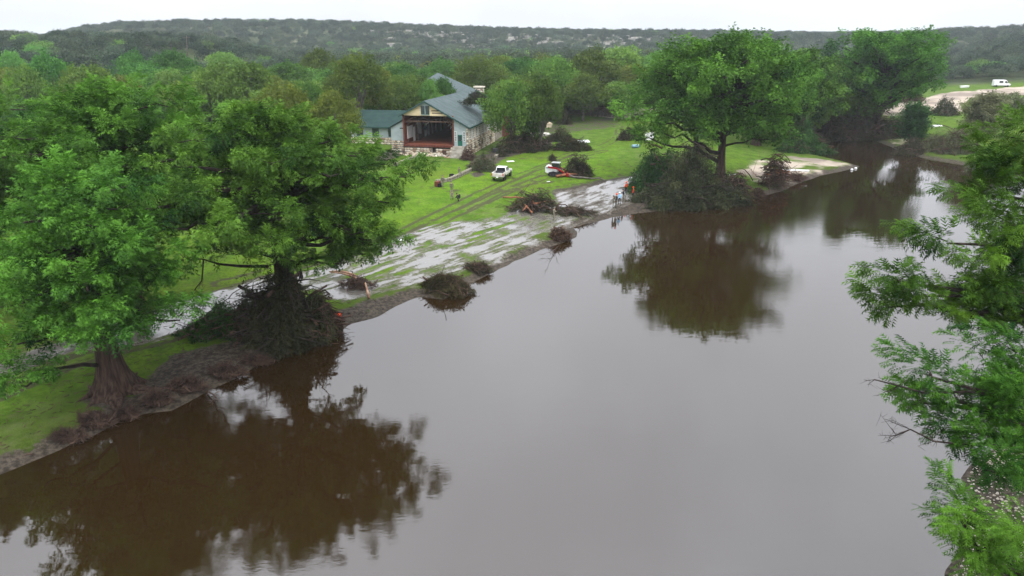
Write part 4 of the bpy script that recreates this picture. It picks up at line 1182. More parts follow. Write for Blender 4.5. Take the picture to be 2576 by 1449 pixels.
def stone_face(parent, a, b, z0, z1, sx=0.62, sz=0.42, holes=(), drop=0.0, meshes=None, outn=(0, -1), top=None):
    "courses of stones on a wall face running from a to b (plan), facing outn"
    a = np.array(a, float); b = np.array(b, float); L = np.linalg.norm(b - a); d = (b - a) / L
    rz = math.atan2(outn[1], outn[0]) + math.pi / 2
    nrow = max(1, round((z1 - z0) / sz)); hrow = (z1 - z0) / nrow; cnt = 0
    for i in range(nrow):
        s = -random.uniform(0, 0.3) * sx; zc = z0 + (i + 0.5) * hrow
        while s < L - 0.12:
            w = sx * random.uniform(0.7, 1.4); s0, s1_ = max(s, 0), min(s + w, L); s += w
            c = (s0 + s1_) / 2
            if s1_ - s0 < 0.12: continue
            if any(h0 < c < h1 and k0 < zc < k1 for h0, h1, k0, k1 in holes): continue
            if random.random() < drop: continue
            if top is not None and zc > top(c): continue
            p = a + d * c
            put_stone(parent, (p[0] + outn[0] * 0.05, p[1] + outn[1] * 0.05, zc + random.uniform(-.02, .02)), ((s1_ - s0) * 0.96, 0.22 * random.uniform(.8, 1.3), hrow * random.uniform(0.88, 0.98)), rz, meshes)
            cnt += 1
    return cnt

hz0 = H1(HX, HY)
hall = empty('camp_hall', (HX, HY, hz0 - 0.15), HRZ, 'long stone and siding hall with green roof and torn open gable end', 'building')
FL, DEPTH = 1.95, 34.0
XL, XA = -12.75, -8.2
def hb(name, m, fn, parent=None, sm=False):
    mb = MB(); fn(mb); return mb.build(name, M[m] if isinstance(m, str) else [M[q] for q in m], parent or hall, sm)
# roof slabs
def slope_z(x): return 10.1 - (0.535 * abs(x - XA))
def roof_side(x0, x1, y0, y1, thick=0.16):
    def f(mb):
        z0_, z1_ = slope_z(x0), slope_z(x1)
        # courses of shingles as shallow steps down the slope
        n = 22
        for k in range(n):
            a, b = k / n, (k + 1) / n
            xa, xb = x0 + (x1 - x0) * a, x0 + (x1 - x0) * b + (0.05 if x1 > x0 else -0.05)
            za, zb = z0_ + (z1_ - z0_) * a, slope_z(xb)
            lift = 0.035
            mb.prism([(xa, za - thick), (xb, zb - thick), (xb, zb + lift), (xa, za + 0.004)] if x1 > x0 else [(xa, za + 0.004), (xb, zb + lift), (xb, zb - thick), (xa, za - thick)], y0, y1)
    return f
hb('roof', 'roof', roof_side(XA, 0.45, -0.55, DEPTH + 0.4))
hb('roof', 'roof', roof_side(XA, -13.35, -0.55, DEPTH + 0.4))
def fascia(mb):
    for x0, x1 in ((XA, 0.5), (XA, -13.4)):
        z0_, z1_ = slope_z(x0), slope_z(x1)
        mb.prism([(x0, z0_ - 0.3), (x1, z1_ - 0.3), (x1, z1_ - 0.06), (x0, z0_ - 0.06)], -0.62, -0.56)
    mb.box((0.52, DEPTH / 2, slope_z(0.5) - 0.16), (0.05, DEPTH + 0.9, 0.24))
hb('fascia', 'trim', fascia)
hb('ridge_cap', 'roof', lambda mb: mb.prism([(XA - 0.2, 10.03), (XA, 10.16), (XA + 0.2, 10.03), (XA, 10.1)], -0.57, DEPTH + 0.42))
# shell
hb('floor', 'floorw', lambda mb: [mb.box((XL + 0.3 + 0.0 + i * 0.6, DEPTH / 2, FL - 0.11), (0.585, DEPTH - 0.2, 0.22)) for i in range(21)])
hb('floor_edge', 'redwood', lambda mb: mb.box(((-12.5 - 2.9) / 2, -0.06, FL - 0.2), (9.6, 0.12, 0.4)))
hb('back_wall', 'redwood', lambda mb: mb.prism([(XL, 0.3), (0, 0.3), (0, 5.6), (XA, 9.9), (XL, 7.4)], DEPTH - 0.25, DEPTH))
hb('ceiling', 'ceil', lambda mb: mb.box((-8.0, DEPTH / 2 + .3, FL + 5.3), (9.2, DEPTH - 1.6, 0.1)))
hb('inner_wall', 'redwood', lambda mb: mb.box((-2.78, DEPTH / 2, FL + 2.4), (0.16, DEPTH - 0.8, 4.9)))
hb('left_wall', 'redwood', lambda mb: mb.box((XL + 0.1, DEPTH / 2, FL + 2.6), (0.2, DEPTH - 0.3, 5.4)))
for y_, x_, w_, h_ in ((3.0, 0, 3.0, 2.3), (8.6, 0, 2.2, 2.5)):
    wn = hb('interior_window', 'white', lambda mb: [mb.box((XL + 0.24, y_, FL + 2.0), (0.06, w_, h_))])
    for q in range(4):
        o = hb('pane', 'glass_bright', lambda mb: mb.box((XL + 0.285, y_ - w_ / 2 + (q + .5) * w_ / 4, FL + 2.0), (0.03, w_ / 4 - 0.14, h_ - 0.25)), wn)
for y_ in (5.3, 12.0, 14.2, 16.6, 19.4, 22.6): hb('white_door', 'white', lambda mb: [mb.box((XL + 0.27, y_, FL + 1.35), (0.1, 0.95, 2.7)), mb.box((XL + 0.33, y_, FL + 1.95), (0.04, 0.6, 1.1)), mb.box((XL + 0.33, y_, FL + 0.7), (0.04, 0.6, 0.9))])
hb('serving_counter', 'beam', lambda mb: [mb.box((XL + 0.7, 6.5, FL + 1.1), (0.9, 1.8, 0.08)), mb.box((XL + 0.6, 6.5, FL + 0.55), (0.7, 1.5, 1.1)), mb.box((XL + 0.6, 6.0, FL + 1.6), (0.08, 0.08, 1.0)), mb.box((XL + 0.6, 7.0, FL + 1.6), (0.08, 0.08, 1.0))])
# frame of the torn opening
for x_ in (-12.62, -2.86): hb('corner_post', 'redwood', lambda mb: mb.box((x_, -0.02, FL + 2.55), (0.26, 0.3, 5.9)))
for k, y_ in enumerate((0.5, 5.5, 10.5, 16, 22)):
    def tr(mb):
        mb.box((-7.7, y_, FL + 4.3), (9.8, 0.22, 0.28))
        mb.tube([(-12.4, y_, FL + 4.2), (-10.1, y_, FL + 5.3)], 0.11, 4); mb.tube([(-3.0, y_, FL + 4.2), (-5.0, y_, FL + 5.3)], 0.11, 4)
        mb.tube([(-12.4, y_ + .1, FL + 3.2), (-11.2, y_ + .1, FL + 4.3)], 0.08, 4); mb.tube([(-3.0, y_ + .1, FL + 3.2), (-4.2, y_ + .1, FL + 4.3)], 0.08, 4)
    hb('roof_truss', 'beam', tr)
for a_, b_ in (((-8.6, 1.0, FL + 3.6), (-7.7, 1.2, FL + 4.25)), ((-10.9, 2.0, FL + 3.5), (-10.4, 2.2, FL + 4.3)), ((-5.4, 3.0, FL + 3.7), (-4.9, 3.2, FL + 4.3)), ((-4.3, 1.4, FL + 3.4), (-3.4, 1.4, FL + 4.2)), ((-3.6, 0.7, FL + 3.0), (-3.1, 0.8, FL + 3.9))):
    hb('hanging_brace', 'metal', lambda mb: mb.tube([a_, b_], 0.055, 4))
for x_, y_ in ((-7.2, 9), (-6.3, 14), (-5.9, 18)):
    hb('ceiling_lamp', 'white', lambda mb: [mb.lathe((x_, y_, FL + 3.9), [(0.02, 0.5), (0.12, 0.42), (0.3, 0.2), (0.32, 0.05), (0.2, -0.1), (0.02, -0.16)], 12)], sm=True)
hb('middle_post', 'beam', lambda mb: mb.box((-7.2, 12.5, FL + 2.6), (0.25, 0.25, 5.2)))
# gable
def gable_boards(mb):
    zb = FL + 5.42; n = 13; hh = (10.0 - zb) / n
    for k in range(n):
        z0_, z1_ = zb + k * hh, zb + (k + 1) * hh - 0.03
        xl, xr = XA - (9.98 - z1_) / 0.535, XA + (9.98 - z1_) / 0.535
        xl, xr = max(xl, -12.5), min(xr, -2.9)
        if xr - xl < 0.4: continue
        seg = [(xl, xr)]
        if k == 2: seg = [(xl, -6.8), (-3.6, xr)] if xr > -3.5 else [(xl, -6.8)]
        if k == 4: seg = [(xl, -7.0), (-5.2, xr)]
        for s0, s1_ in seg:
            cuts = np.sort(np.r_[s0, rng.uniform(s0, s1_, 2), s1_])
            for c0, c1 in zip(cuts[:-1], cuts[1:]):
                if c1 - c0 < 0.1: continue
                mb.prism([(z0_, 0)] * 0 + [(-0.10, z0_), (-0.03, z0_), (-0.03, z1_ + 0.03), (-0.055, z1_ + 0.03)], c0 + 0.008, c1 - 0.008, axis='x')
hb('gable_boards', 'cream', gable_boards)['kind'] = 'stuff'
hb('gable_backing', 'beam', lambda mb: mb.prism([(-12.5, FL + 5.4), (-2.9, FL + 5.4), (-2.9, FL + 5.25 + 0.0), (-2.9, 7.15), (XA, 9.95), (-12.5, 7.65)], 0.0, 0.1))
hb('gable_panel', 'siding', lambda mb: mb.prism([(XA - 0.85, FL + 5.5), (XA + 0.85, FL + 5.5), (XA + 0.85, 9.5), (XA, 9.93), (XA - 0.85, 9.5)], -0.17, -0.11))
def window(x, y, z, w, h, face='y', fm='white', cols=2, rows=2, name='window', pm='glass', label=None, t=0.07):
    "sash window: frame with its bars, one pane part per light"
    def fr(mb):
        b = 0.07
        S = [((0, z_), (w, b)) for z_ in (-h / 2 + b / 2, h / 2 - b / 2)] + [((x_, 0), (b, h - 2 * b)) for x_ in (-w / 2 + b / 2, w / 2 - b / 2)]
        for c in range(1, cols): S.append((((c / cols - .5) * w, 0), (0.045, h - 2 * b)))
        for r_k in range(1, rows): S.append(((0, (r_k / rows - .5) * h), (w - 2 * b, 0.045)))
        for i, ((cx, cz), (sx, sz)) in enumerate(S):
            tt = t if i < 4 else t * 0.8
            mb.box((x + cx, y, z + cz) if face == 'y' else (x, y + cx, z + cz), (sx, tt, sz) if face == 'y' else (tt, sx, sz))
    wobj = hb(name, fm, fr)
    hb('pane', pm, lambda mb: mb.box((x, y + 0.012, z), (w - 0.1, 0.02, h - 0.1)) if face == 'y' else mb.box((x - 0.012, y, z), (0.02, w - 0.1, h - 0.1)), wobj)
    return wobj
window(XA - 0.42, -0.21, FL + 6.45, 0.72, 1.55, fm='trim', rows=2, cols=2)
window(XA + 0.46, -0.21, FL + 6.45, 0.72, 1.55, fm='trim', rows=2, cols=2)
# right hand piece of the front
hb('front_wall', 'siding', lambda mb: mb.prism([(-2.7, FL - 0.05), (-0.3, FL - 0.05), (-0.3, slope_z(-0.3) - 0.2), (-2.7, slope_z(-2.7) - 0.2)], -0.05, 0.12))
hb('siding_battens', 'siding', lambda mb: [mb.box((x_, -0.065, (FL + slope_z(x_) - 0.25) / 2), (0.05, 0.03, slope_z(x_) - 0.25 - FL)) for x_ in np.arange(-2.6, -0.35, 0.32)])
def dr(mb): mb.box((-1.55, -0.11, FL + 1.03), (0.86, 0.08, 2.06))
d_ = hb('door', 'door', dr)
hb('door_pane', 'glass', lambda mb: mb.box((-1.55, -0.16, FL + 1.4), (0.55, 0.02, 0.95)), d_)
hb('handle', 'metal', lambda mb: mb.box((-1.2, -0.18, FL + 1.0), (0.06, 0.08, 0.06)), d_)
window(-2.4, -0.11, FL + 1.75, 0.5, 1.8, rows=4, cols=2)
window(-0.72, -0.11, FL + 1.75, 0.48, 1.8, rows=4, cols=2)
# right long wall
hb('side_wall', 'mortar', lambda mb: mb.box((-0.12, DEPTH / 2, 1.35), (0.24, DEPTH - 0.1, 3.2)))
hb('side_wall_siding', 'siding', lambda mb: mb.box((-0.14, DEPTH / 2, 4.3), (0.16, DEPTH - 0.2, 2.7)))
nb = 14
for k in range(nb + 1):
    y_ = 0.18 + k * (DEPTH - 0.5) / nb
    hb('pilaster', 'stone_b', lambda mb: mb.box((0.02, y_, 4.3), (0.26, 0.34, 2.74)))
    if k < nb: window(-0.03, y_ + (DEPTH - .5) / nb / 2, FL + 2.05, 1.55, 1.75, 'x', cols=3, rows=4)
for y_ in (1.9, 4.6, 7.6, 10.4, 17.2):
    window(0.05, y_, 1.55, 0.62, 1.3, 'x', fm='trim', cols=1, rows=2, name='basement_window')
    hb('lintel', 'stone_b', lambda mb: mb.box((0.06, y_, 2.32), (0.2, 1.0, 0.2)))
holes = [(y_ - 0.55, y_ + 0.55, 0.85, 2.4) for y_ in (1.9, 4.6, 7.6, 10.4, 17.2)]
n1 = stone_face(hall, (0.03, 0.1), (0.03, 21.0), 0.0, 2.95, 0.72, 0.45, holes, outn=(1, 0))
n2 = stone_face(hall, (-0.32, -0.02), (0.1, -0.02), 0.0, 5.3, 0.5, 0.45, outn=(0, -1))
hb('corner_pillar', 'mortar', lambda mb: mb.box((-0.12, 0.06, 2.65), (0.42, 0.16, 5.3)))
hb('foundation', 'mortar', lambda mb: [mb.box((-9.9, 0.25, 0.62), (5.6, 0.3, 1.5)), mb.box((-4.6, 0.25, 0.55), (3.3, 0.3, 1.4)), mb.box((-6.4, 1.2, 0.5), (1.2, 0.3, 1.3)), mb.box((-1.5, 0.2, 0.8), (2.6, 0.3, 1.9))])
n3 = stone_face(hall, (-12.7, 0.1), (-7.3, 0.1), 0.15, 1.35, 0.6, 0.4, drop=0.12) + stone_face(hall, (-6.4, 0.1), (-3.0, 0.1), 0.1, 1.3, 0.6, 0.4, drop=0.1)
# steps up to the green door
for k in range(10):
    hb('step', 'step', lambda mb: mb.box((-1.75 + random.uniform(-.04, .04), -0.35 - 0.3 * (9 - k), (k + .5) * FL / 10 - 0.02), (2.25, 0.36, FL / 10 - 0.025), jit=0.012))
    hb('step_core', 'mortar', lambda mb: mb.box((-1.75, -0.28 - 0.15 * (9 - k) , k * FL / 10 * 0.5 - 0.1), (1.9, 0.3 * (9 - k) + 0.3, max(0.1, k * FL / 10 - 0.1)))) if k == 9 else None
stone_face(hall, (-2.95, -3.0), (-2.95, -0.2), 0.0, 1.7, 0.6, 0.4, outn=(-1, 0), top=lambda s: 0.4 + s * 0.62)
# lean-to on the left
def lean(mb): mb.prism([(-15.4, 1.0), (-12.86, 1.0), (-12.86, 6.3), (-15.4, 4.95)], 0.35, 12)
hb('lean_to_wall', 'siding', lean)
hb('lean_to_battens', 'siding', lambda mb: [mb.box((x_, 0.33, 3.6 + (x_ + 15.4) * 0.26), (0.05, 0.03, 2.4 + (x_ + 15.4) * 0.5)) for x_ in np.arange(-15.3, -12.9, 0.3)])
hb('lean_to_roof', 'roof_dark', lambda mb: mb.prism([(-15.9, 4.78), (-12.75, 6.46), (-12.75, 6.62), (-15.9, 4.94)], 0.0, 12.2))
hb('lean_to_vent', 'black', lambda mb: mb.box((-13.2, 0.30, 4.9), (0.7, 0.06, 0.18)))
stone_face(hall, (-15.4, 0.3), (-12.9, 0.3), 0.6, 2.6, 0.55, 0.42)
hb('lean_to_base', 'mortar', lambda mb: mb.box((-14.15, 0.5, 1.3), (2.6, 0.3, 2.6)))
# vent on the left slope
def vent(mb): mb.lathe((-12.2, 9.5, 8.0), [(0.42, -0.8), (0.42, 0.1), (0.62, 0.12), (0.64, 0.5), (0.5, 0.72), (0.2, 0.84), (0.02, 0.86)], 18)
hb('roof_vent', 'white', vent, sm=True)
# floodlights under the eave
for y_ in (2.2, 9.0): hb('flood_light', 'white', lambda mb: [mb.box((0.25, y_, 5.45), (0.3, 0.2, 0.16), ry=0.4)])
print('hall stones', n1, n2, n3)

# rubble before the opening
rub = empty('rubble_heap', (*hl(-7.8, -1.6), hz0 - 0.1), HRZ, 'scattered white foundation stones below the torn open hall floor', 'rubble')
for k in range(95):
    x_, y_ = rng.normal(0, 2.6), -abs(rng.normal(0, 0.8)) + 0.9
    x_ = max(-5.2, min(5.0, x_))
    s_ = rng.uniform(0.16, 0.5)
    o = put_stone(rub, (x_, y_, s_ * 0.25 + max(0, 0.55 - abs(y_ - 0.9) * 0.4) * rng.uniform(0, 1)), (s_ * 1.2, s_, s_ * 0.8), random.uniform(0, 6)); o.rotation_euler = (random.uniform(0, 6), random.uniform(0, 6), random.uniform(0, 6))
def slab(name, label, cat, u, v, size, m, rz=0.0, rx=0.0, ry=0.0, dz=0.0):
    p = pg(u, v); mb = MB(); mb.box((0, 0, size[2] / 2 + dz), size, rz, rx=rx, ry=ry, jit=min(size) * 0.12)
    o = mb.build(name, M[m], loc=tuple(p)); return tag(o, label, cat)
slab('fallen_slab', 'brown fallen wall slab tilted before the hall foundation', 'slab', *z1(840, 1005), (2.3, 0.35, 1.0), 'stone_c', -0.3, rx=0.5)
slab('fallen_slab', 'flat tan concrete slab lying left of the stone steps', 'slab', *z1(960, 1040), (2.6, 1.4, 0.18), 'concrete', -0.4)
slab('broken_board', 'long pale board on the grass below the rubble', 'board', *z1(700, 1025), (3.2, 0.3, 0.08), 'stone_b', 0.1)
slab('broken_board', 'short weathered board by the foot of the stone steps', 'board', *z1(1030, 1065), (1.4, 0.25, 0.1), 'dead_wood', -0.8)
slab('railing', 'thin dark rail standing left of the stone steps', 'railing', *z1(1000, 1040), (0.06, 1.8, 1.0), 'beam', 0.5)

# ---- low wing at the left
def lw(x, y): return hl(x, y)
wing = empty('low_wing', (*hl(-22.5, 12), H1(*hl(-20, 10)) - 0.1), HRZ, 'low grey wing with dark green roof left of the hall', 'building')
zr = 5.2
def wb(name, m, fn, parent=wing):
    mb = MB(); fn(mb); return mb.build(name, M[m], parent)
wb('wall', 'siding', lambda mb: mb.box((0, 3.5, 1.9), (13, 7, 3.8)))
wb('wall_base', 'mortar', lambda mb: mb.box((0, -0.1, 0.7), (13.1, 0.2, 1.4)))
stone_face(wing, (-6.5, -0.2), (6.5, -0.2), 0.0, 1.4, 0.7, 0.45)
for sgn in (-1, 1):
    def rf(mb):
        for k in range(12):
            a, b = k / 12, (k + 1) / 12 + 0.01
            ya, yb = 3.5 + sgn * 4.3 * a, 3.5 + sgn * 4.3 * b; za, zb_ = 6.7 - 3.0 * a, 6.7 - 3.0 * b
            q = [(ya, za - .14), (yb, zb_ - .14), (yb, zb_ + .03), (ya, za + .003)]
            mb.prism(q if sgn > 0 else q[::-1], -7.0, 7.6 + (3.0 if sgn < 0 else 0), axis='x')
    wb('roof', 'roof_dark', rf)
wb('fascia', 'trim', lambda mb: mb.box((1.8, -0.88, 3.55), (17.5, 0.06, 0.26)))
def wwin(x):
    f = wb('window', 'trim', lambda mb: [mb.box((x + q, -0.06, 2.45), (0.08, 0.1, 1.7)) for q in (-.7, 0, .7)] + [mb.box((x, -0.06, 2.45 + q), (1.32, 0.1, 0.08)) for q in (-.8, .8)])
    wb('pane', 'glass', lambda mb: mb.box((x, -0.025, 2.45), (1.3, 0.04, 1.55)), f)
for x_ in (-4.5, -1.0, 2.6, 5.2): wwin(x_)
wb('lamp', 'white', lambda mb: mb.lathe((3.9, -0.3, 2.9), [(0.02, 0.25), (0.2, 0.12), (0.22, -0.1), (0.02, -0.2)], 10))

# ---- far lodge whose roof shows above the trees
B_, C_ = zp(1102, 183, 225), zp(1199, 226, 158)
rz_l = math.atan2(C_[1] - B_[1], C_[0] - B_[0]); Ll = math.hypot(C_[0] - B_[0], C_[1] - B_[1]); zr = (B_[2] + C_[2]) / 2
lodge = empty('far_lodge', (C_[0], C_[1], 2.5), rz_l, 'far lodge with pale green roof half hidden by trees behind the hall', 'building')
tilt = math.atan2(B_[2] - C_[2], Ll)
def lb(name, m, fn, parent=lodge):
    mb = MB(); fn(mb); return mb.build(name, M[m], parent)
R_ = C_[2] - 2.5; RB = B_[2] - 2.5
W_ = 8.5; dz_ = 4.6
for sgn in (-1, 1):
    def rf(mb):
        n = 20
        for k in range(n):
            a, b = k / n, (k + 1) / n + 0.006
            P = []
            for x_, zz_ in ((0.5, R_), (-Ll - 0.5, RB)):
                for q, l_ in ((a, 0.0), (b, 0.03)):
                    P.append((x_, sgn * W_ * q, zz_ - dz_ * q + l_))
            lo = [(p[0], p[1], p[2] - 0.2) for p in P]
            mb.add(P + lo, [[0, 1, 3, 2], [4, 6, 7, 5], [1, 5, 7, 3], [0, 2, 6, 4], [0, 4, 5, 1], [2, 3, 7, 6]])
    lb('roof', 'roof', rf)
lb('wall', 'redwood', lambda mb: mb.box((-Ll / 2, 0, (R_ - dz_) / 2 - 0.6), (Ll - 1.0, W_ * 2 - 2.2, R_ - dz_ + 1.2)))
lb('fascia', 'redwood', lambda mb: mb.tube([(0.4, -W_ - 0.02, R_ - dz_ - 0.2), (-Ll - 0.4, -W_ - 0.02, RB - dz_ - 0.2)], 0.2, 4))
lb('gable_wall', 'redwood', lambda mb: mb.prism([(-W_ + 1, 0), (W_ - 1, 0), (W_ - 1, RB - dz_), (0, RB - 0.3), (-W_ + 1, RB - dz_)], -Ll + 0.1, -Ll + 0.5, axis='x'))
# chimney of the hall
cp_ = zp(1206, 236, HY + 34.0)
chim = empty('stone_chimney', (cp_[0], cp_[1], 2.0), HRZ, 'square white stone chimney at the back end of the hall roof', 'chimney')
ct = zp(1206, 219, HY + 34.0)[2] - 2.0
mb = MB(); mb.box((0, 0, ct / 2), (1.9, 1.3, ct)); mb.build('core', M['mortar'], chim)
stone_face(chim, (-0.95, -0.65), (0.95, -0.65), ct - 3.6, ct - 0.3, 0.55, 0.42); stone_face(chim, (0.95, -0.65), (0.95, 0.65), ct - 3.6, ct - 0.3, 0.55, 0.42, outn=(1, 0))
mb = MB(); mb.box((0, 0, ct + 0.05), (2.4, 1.7, 0.3)); mb.build('cap', M['stone_b'], chim)

# ---- low stone walls on the lawn
def low_wall(pts, h, label, w=0.5):
    P = [pg(u, v) for u, v in pts]
    root = empty('low_stone_wall', tuple(P[0]), 0, label, 'wall')
    for a, b in zip(P[:-1], P[1:]):
        L = np.linalg.norm((b - a)[:2]); d = (b - a) / L; s = 0; rz = math.atan2(d[1], d[0])
        while s < L:
            l = min(random.uniform(0.6, 1.1), L - s + 0.05); c = a + d * (s + l / 2) - P[0]
            for lv in range(2):
                put_stone(root, (c[0], c[1], c[2] + h * (0.25 + 0.5 * lv) - 0.03), (l * 0.97, w * random.uniform(.85, 1.1), h * 0.5), rz, WSTONES)
            s += l
low_wall([z1(905, 1350), z1(1050, 1330), z1(1180, 1275), z1(1350, 1190)], 0.62, 'low stone wall on the lawn where a person sits')
low_wall([z1(440, 1155), z1(600, 1090), z1(775, 1030)], 0.5, 'low brown kerb wall running from the rubble towards the left cypress')
low_wall([z1(1575, 1070), z1(1650, 1010), z1(1740, 960)], 0.6, 'low stone wall beside the brush, right of the hall corner')
# ------------------------------------------------------------------ brush piles and drift
def bpile(u, v, wpx, hpx, label, **kw):
    p = pg(u, v); Y = float(p[1]); k = Y / FPX * 1.06
    kw.setdefault('seed', int(u * 7 + v)); kw.setdefault('cat', 'brush pile')
    name = kw.pop('name', 'brush_pile'); deep = kw.pop('deep', 0.75)
    return brush(name, tuple(p - np.array([0, 0, 0.05])), wpx / 2 * k, wpx / 2 * k * deep, hpx * k, label, **kw)

bpile(712, 846, 200, 236, 'tall dark drift pile wrapped round the trunk of the second left cypress', n_br=90, n_leaf=12000, size=0.6, hang=True, peak=0.8, logs=2, wood='bark_dark', logm='twig', seed=3, deep=0.9)
bpile(640, 838, 150, 128, 'dark tangled shoulder on the left side of the tall drift pile', n_br=90, n_leaf=3000, size=0.55, hang=True, wood='twig', logs=1, seed=103, deep=0.8, peak=0.9)
bpile(795, 846, 110, 135, 'dark tangled shoulder on the right side of the tall drift pile', n_br=90, n_leaf=2400, size=0.55, hang=True, wood='twig', logs=1, seed=104, deep=0.8, peak=0.9)
bpile(560, 835, 230, 62, 'low leafy brush heap lying left of the tall dark drift pile', n_br=90, n_leaf=3600, size=0.5, deep=0.5, seed=4, leaf='cypress_dark')
bpile(815, 830, 95, 90, 'reddish brush with hanging twigs at the foot of the drift pile by the water', n_br=90, n_leaf=900, size=0.5, hang=True, wood='roots', leaf='wilted_brown', seed=5)
bpile(900, 722, 90, 26, 'uprooted stump with peeled roots lying in the puddles', n_br=70, n_leaf=0, wood='twig', cat='uprooted stump', name='uprooted_stump', seed=6)
for k, (A, B) in enumerate((((2090, 295), (2260, 320)), ((2100, 300), (2290, 350)), ((2310, 350), (2340, 460)))):
    a, b = pg(*z6(*A)), pg(*z6(*B)); mb = MB(); mb.tube(curve_pts(np.zeros(3) + np.array([0, 0, .35]), b - a + np.array([0, 0, .3]), 0.25, 7), np.linspace(0.06, 0.13, 7), 7)
    tag(mb.build('bare_branch', M['dead_wood'], None, True, tuple(a)), ['upper pale bare branch reaching left from the uprooted stump', 'lower pale bare branch reaching left from the uprooted stump', 'short peeled root hanging down from the uprooted stump'][k], 'branch')
bpile(1122, 728, 140, 44, 'round olive bush bent over the bank beside the wide puddles', n_br=50, n_leaf=5200, size=0.42, leaf='dry_olive', hang=True, wood='twig', seed=8, deep=0.7)
bpile(1200, 676, 80, 11, 'flat drift of brown twigs along the bank right of the olive bush', n_br=70, n_leaf=500, leaf='wilted', seed=9)
bpile(1408, 598, 66, 26, 'rust coloured dry tuft on the little grassy point', n_br=60, n_leaf=900, leaf='wilted_brown', size=0.45, seed=10)
bpile(1345, 528, 130, 46, 'brush pile with orange broken logs on the wet mud', n_br=130, n_leaf=1300, wood='twig', leaf='wilted', logs=4, logm='red_wood', seed=12, deep=0.6)
bpile(1440, 537, 110, 14, 'thin green branches spread flat right of the log pile', n_br=60, n_leaf=1300, size=0.4, leaf='wilted', seed=13)
bpile(1215, 428, 76, 42, 'leafy grey green brush heap below the hall steps', n_br=60, n_leaf=2200, size=0.55, leaf='muddy_leaf', seed=14)
bpile(1180, 402, 50, 26, 'brown twig pile against the hall corner', n_br=90, n_leaf=200, leaf='wilted_brown', seed=15)
bpile(1262, 393, 28, 18, 'small dark brush clump near the low wall right of the hall', n_br=40, n_leaf=500, leaf='wilted', seed=16)
bpile(1320, 378, 150, 55, 'long dark brush bank under the oaks at the hall side', n_br=170, n_leaf=3500, leaf='wilted', seed=17, size=0.7, hang=True)
bpile(1406, 355, 62, 28, 'dark brush pile on the lawn, farthest of the three in a row', n_br=60, n_leaf=1500, leaf='wilted', seed=18, size=0.6)
bpile(1440, 378, 82, 32, 'wide brush pile on the lawn with a white board', n_br=80, n_leaf=2200, leaf='wilted', seed=19, size=0.6)
bpile(1455, 441, 66, 48, 'brush heap held before the red loader', n_br=80, n_leaf=1500, leaf='wilted', wood='roots', seed=20, size=0.55, peak=1.3)
bpile(1390, 404, 18, 14, 'tiny lone uprooted bush behind the loader', n_br=30, n_leaf=160, leaf='wilted', seed=21)
bpile(1418, 312, 46, 28, 'brown brush mound at the wood edge behind the hall', n_br=60, n_leaf=900, wood='roots', leaf='wilted', seed=22, size=0.7)
bpile(1580, 352, 62, 28, 'brown brush pile left of the white sign', n_br=80, n_leaf=900, wood='roots', leaf='wilted', seed=23, size=0.6)
bpile(1735, 508, 260, 112, 'great hanging brush mass under the tallest cypress at the water', n_br=90, n_leaf=12000, size=0.85, hang=True, leaf='wilted', wood='bark_dark', seed=24, deep=0.5, peak=0.8)
bpile(1660, 480, 150, 95, 'green leafy brush on the left side of the great brush mass', n_br=90, n_leaf=4200, size=0.95, hang=True, leaf='cypress_dark', seed=25, deep=0.6)
bpile(1840, 500, 90, 75, 'brown brush stack on the right side of the great brush mass', n_br=150, n_leaf=1400, size=0.8, hang=True, wood='twig', leaf='wilted', seed=26, deep=0.6)
bpile(1760, 395, 80, 34, 'reddish root brush behind the tallest cypress trunk', n_br=90, n_leaf=500, wood='roots', leaf='wilted', seed=27)
bpile(1948, 468, 80, 66, 'steep pile of peeled logs and roots standing at the waterline', n_br=150, n_leaf=700, wood='twig', leaf='wilted_brown', logs=9, logm='red_wood', seed=28, peak=1.6)
bpile(1905, 492, 46, 18, 'low red twig drift left of the steep log pile', n_br=70, n_leaf=100, wood='roots', leaf='wilted_brown', seed=29)
bpile(2000, 452, 60, 18, 'drift of twigs with a white board right of the steep log pile', n_br=60, n_leaf=200, wood='twig', leaf='wilted_brown', seed=30)
bpile(2020, 382, 130, 62, 'dark green drooping bush at the inlet', n_br=80, n_leaf=3600, size=0.95, hang=True, leaf='cypress_dark', seed=31, deep=0.6)
bpile(2190, 348, 200, 74, 'huge dark drift of branches under the open spreading cypress', n_br=260, n_leaf=4800, size=1.0, hang=True, leaf='wilted', wood='twig', seed=32, deep=0.5, peak=0.8)
bpile(2085, 350, 100, 52, 'dark twig thicket between the drooping bush and the huge drift', n_br=160, n_leaf=2400, size=0.95, hang=True, leaf='wilted', seed=33, deep=0.5)
bpile(*z4(1200, 470), 68, 26, 'brown brush pile on the sand, left of the two', n_br=70, n_leaf=900, leaf='wilted_brown', seed=34, size=1.0)
bpile(*z4(1600, 620), 76, 34, 'dark brush pile on the sand, right of the two', n_br=70, n_leaf=1400, leaf='wilted', seed=35, size=1.0)
bpile(*z4(1200, 1100), 90, 34, 'dark root clump at the waterline of the far bank', n_br=100, n_leaf=1500, leaf='wilted', seed=36, size=0.8, hang=True)
bpile(*z4(1500, 1060), 100, 44, 'olive brush drooping over the far bank, middle of three', n_br=90, n_leaf=1800, leaf='muddy_leaf', seed=37, size=0.8, hang=True)
bpile(*z4(1740, 1090), 90, 70, 'olive brush with a bent white branch, right of three on the far bank', n_br=100, n_leaf=2000, leaf='muddy_leaf', seed=38, size=0.8, hang=True)
bpile(1500, 290, 130, 20, 'low dark drift line at the far edge of the lawn', n_br=120, n_leaf=600, wood='twig', leaf='wilted', seed=39, size=0.8)

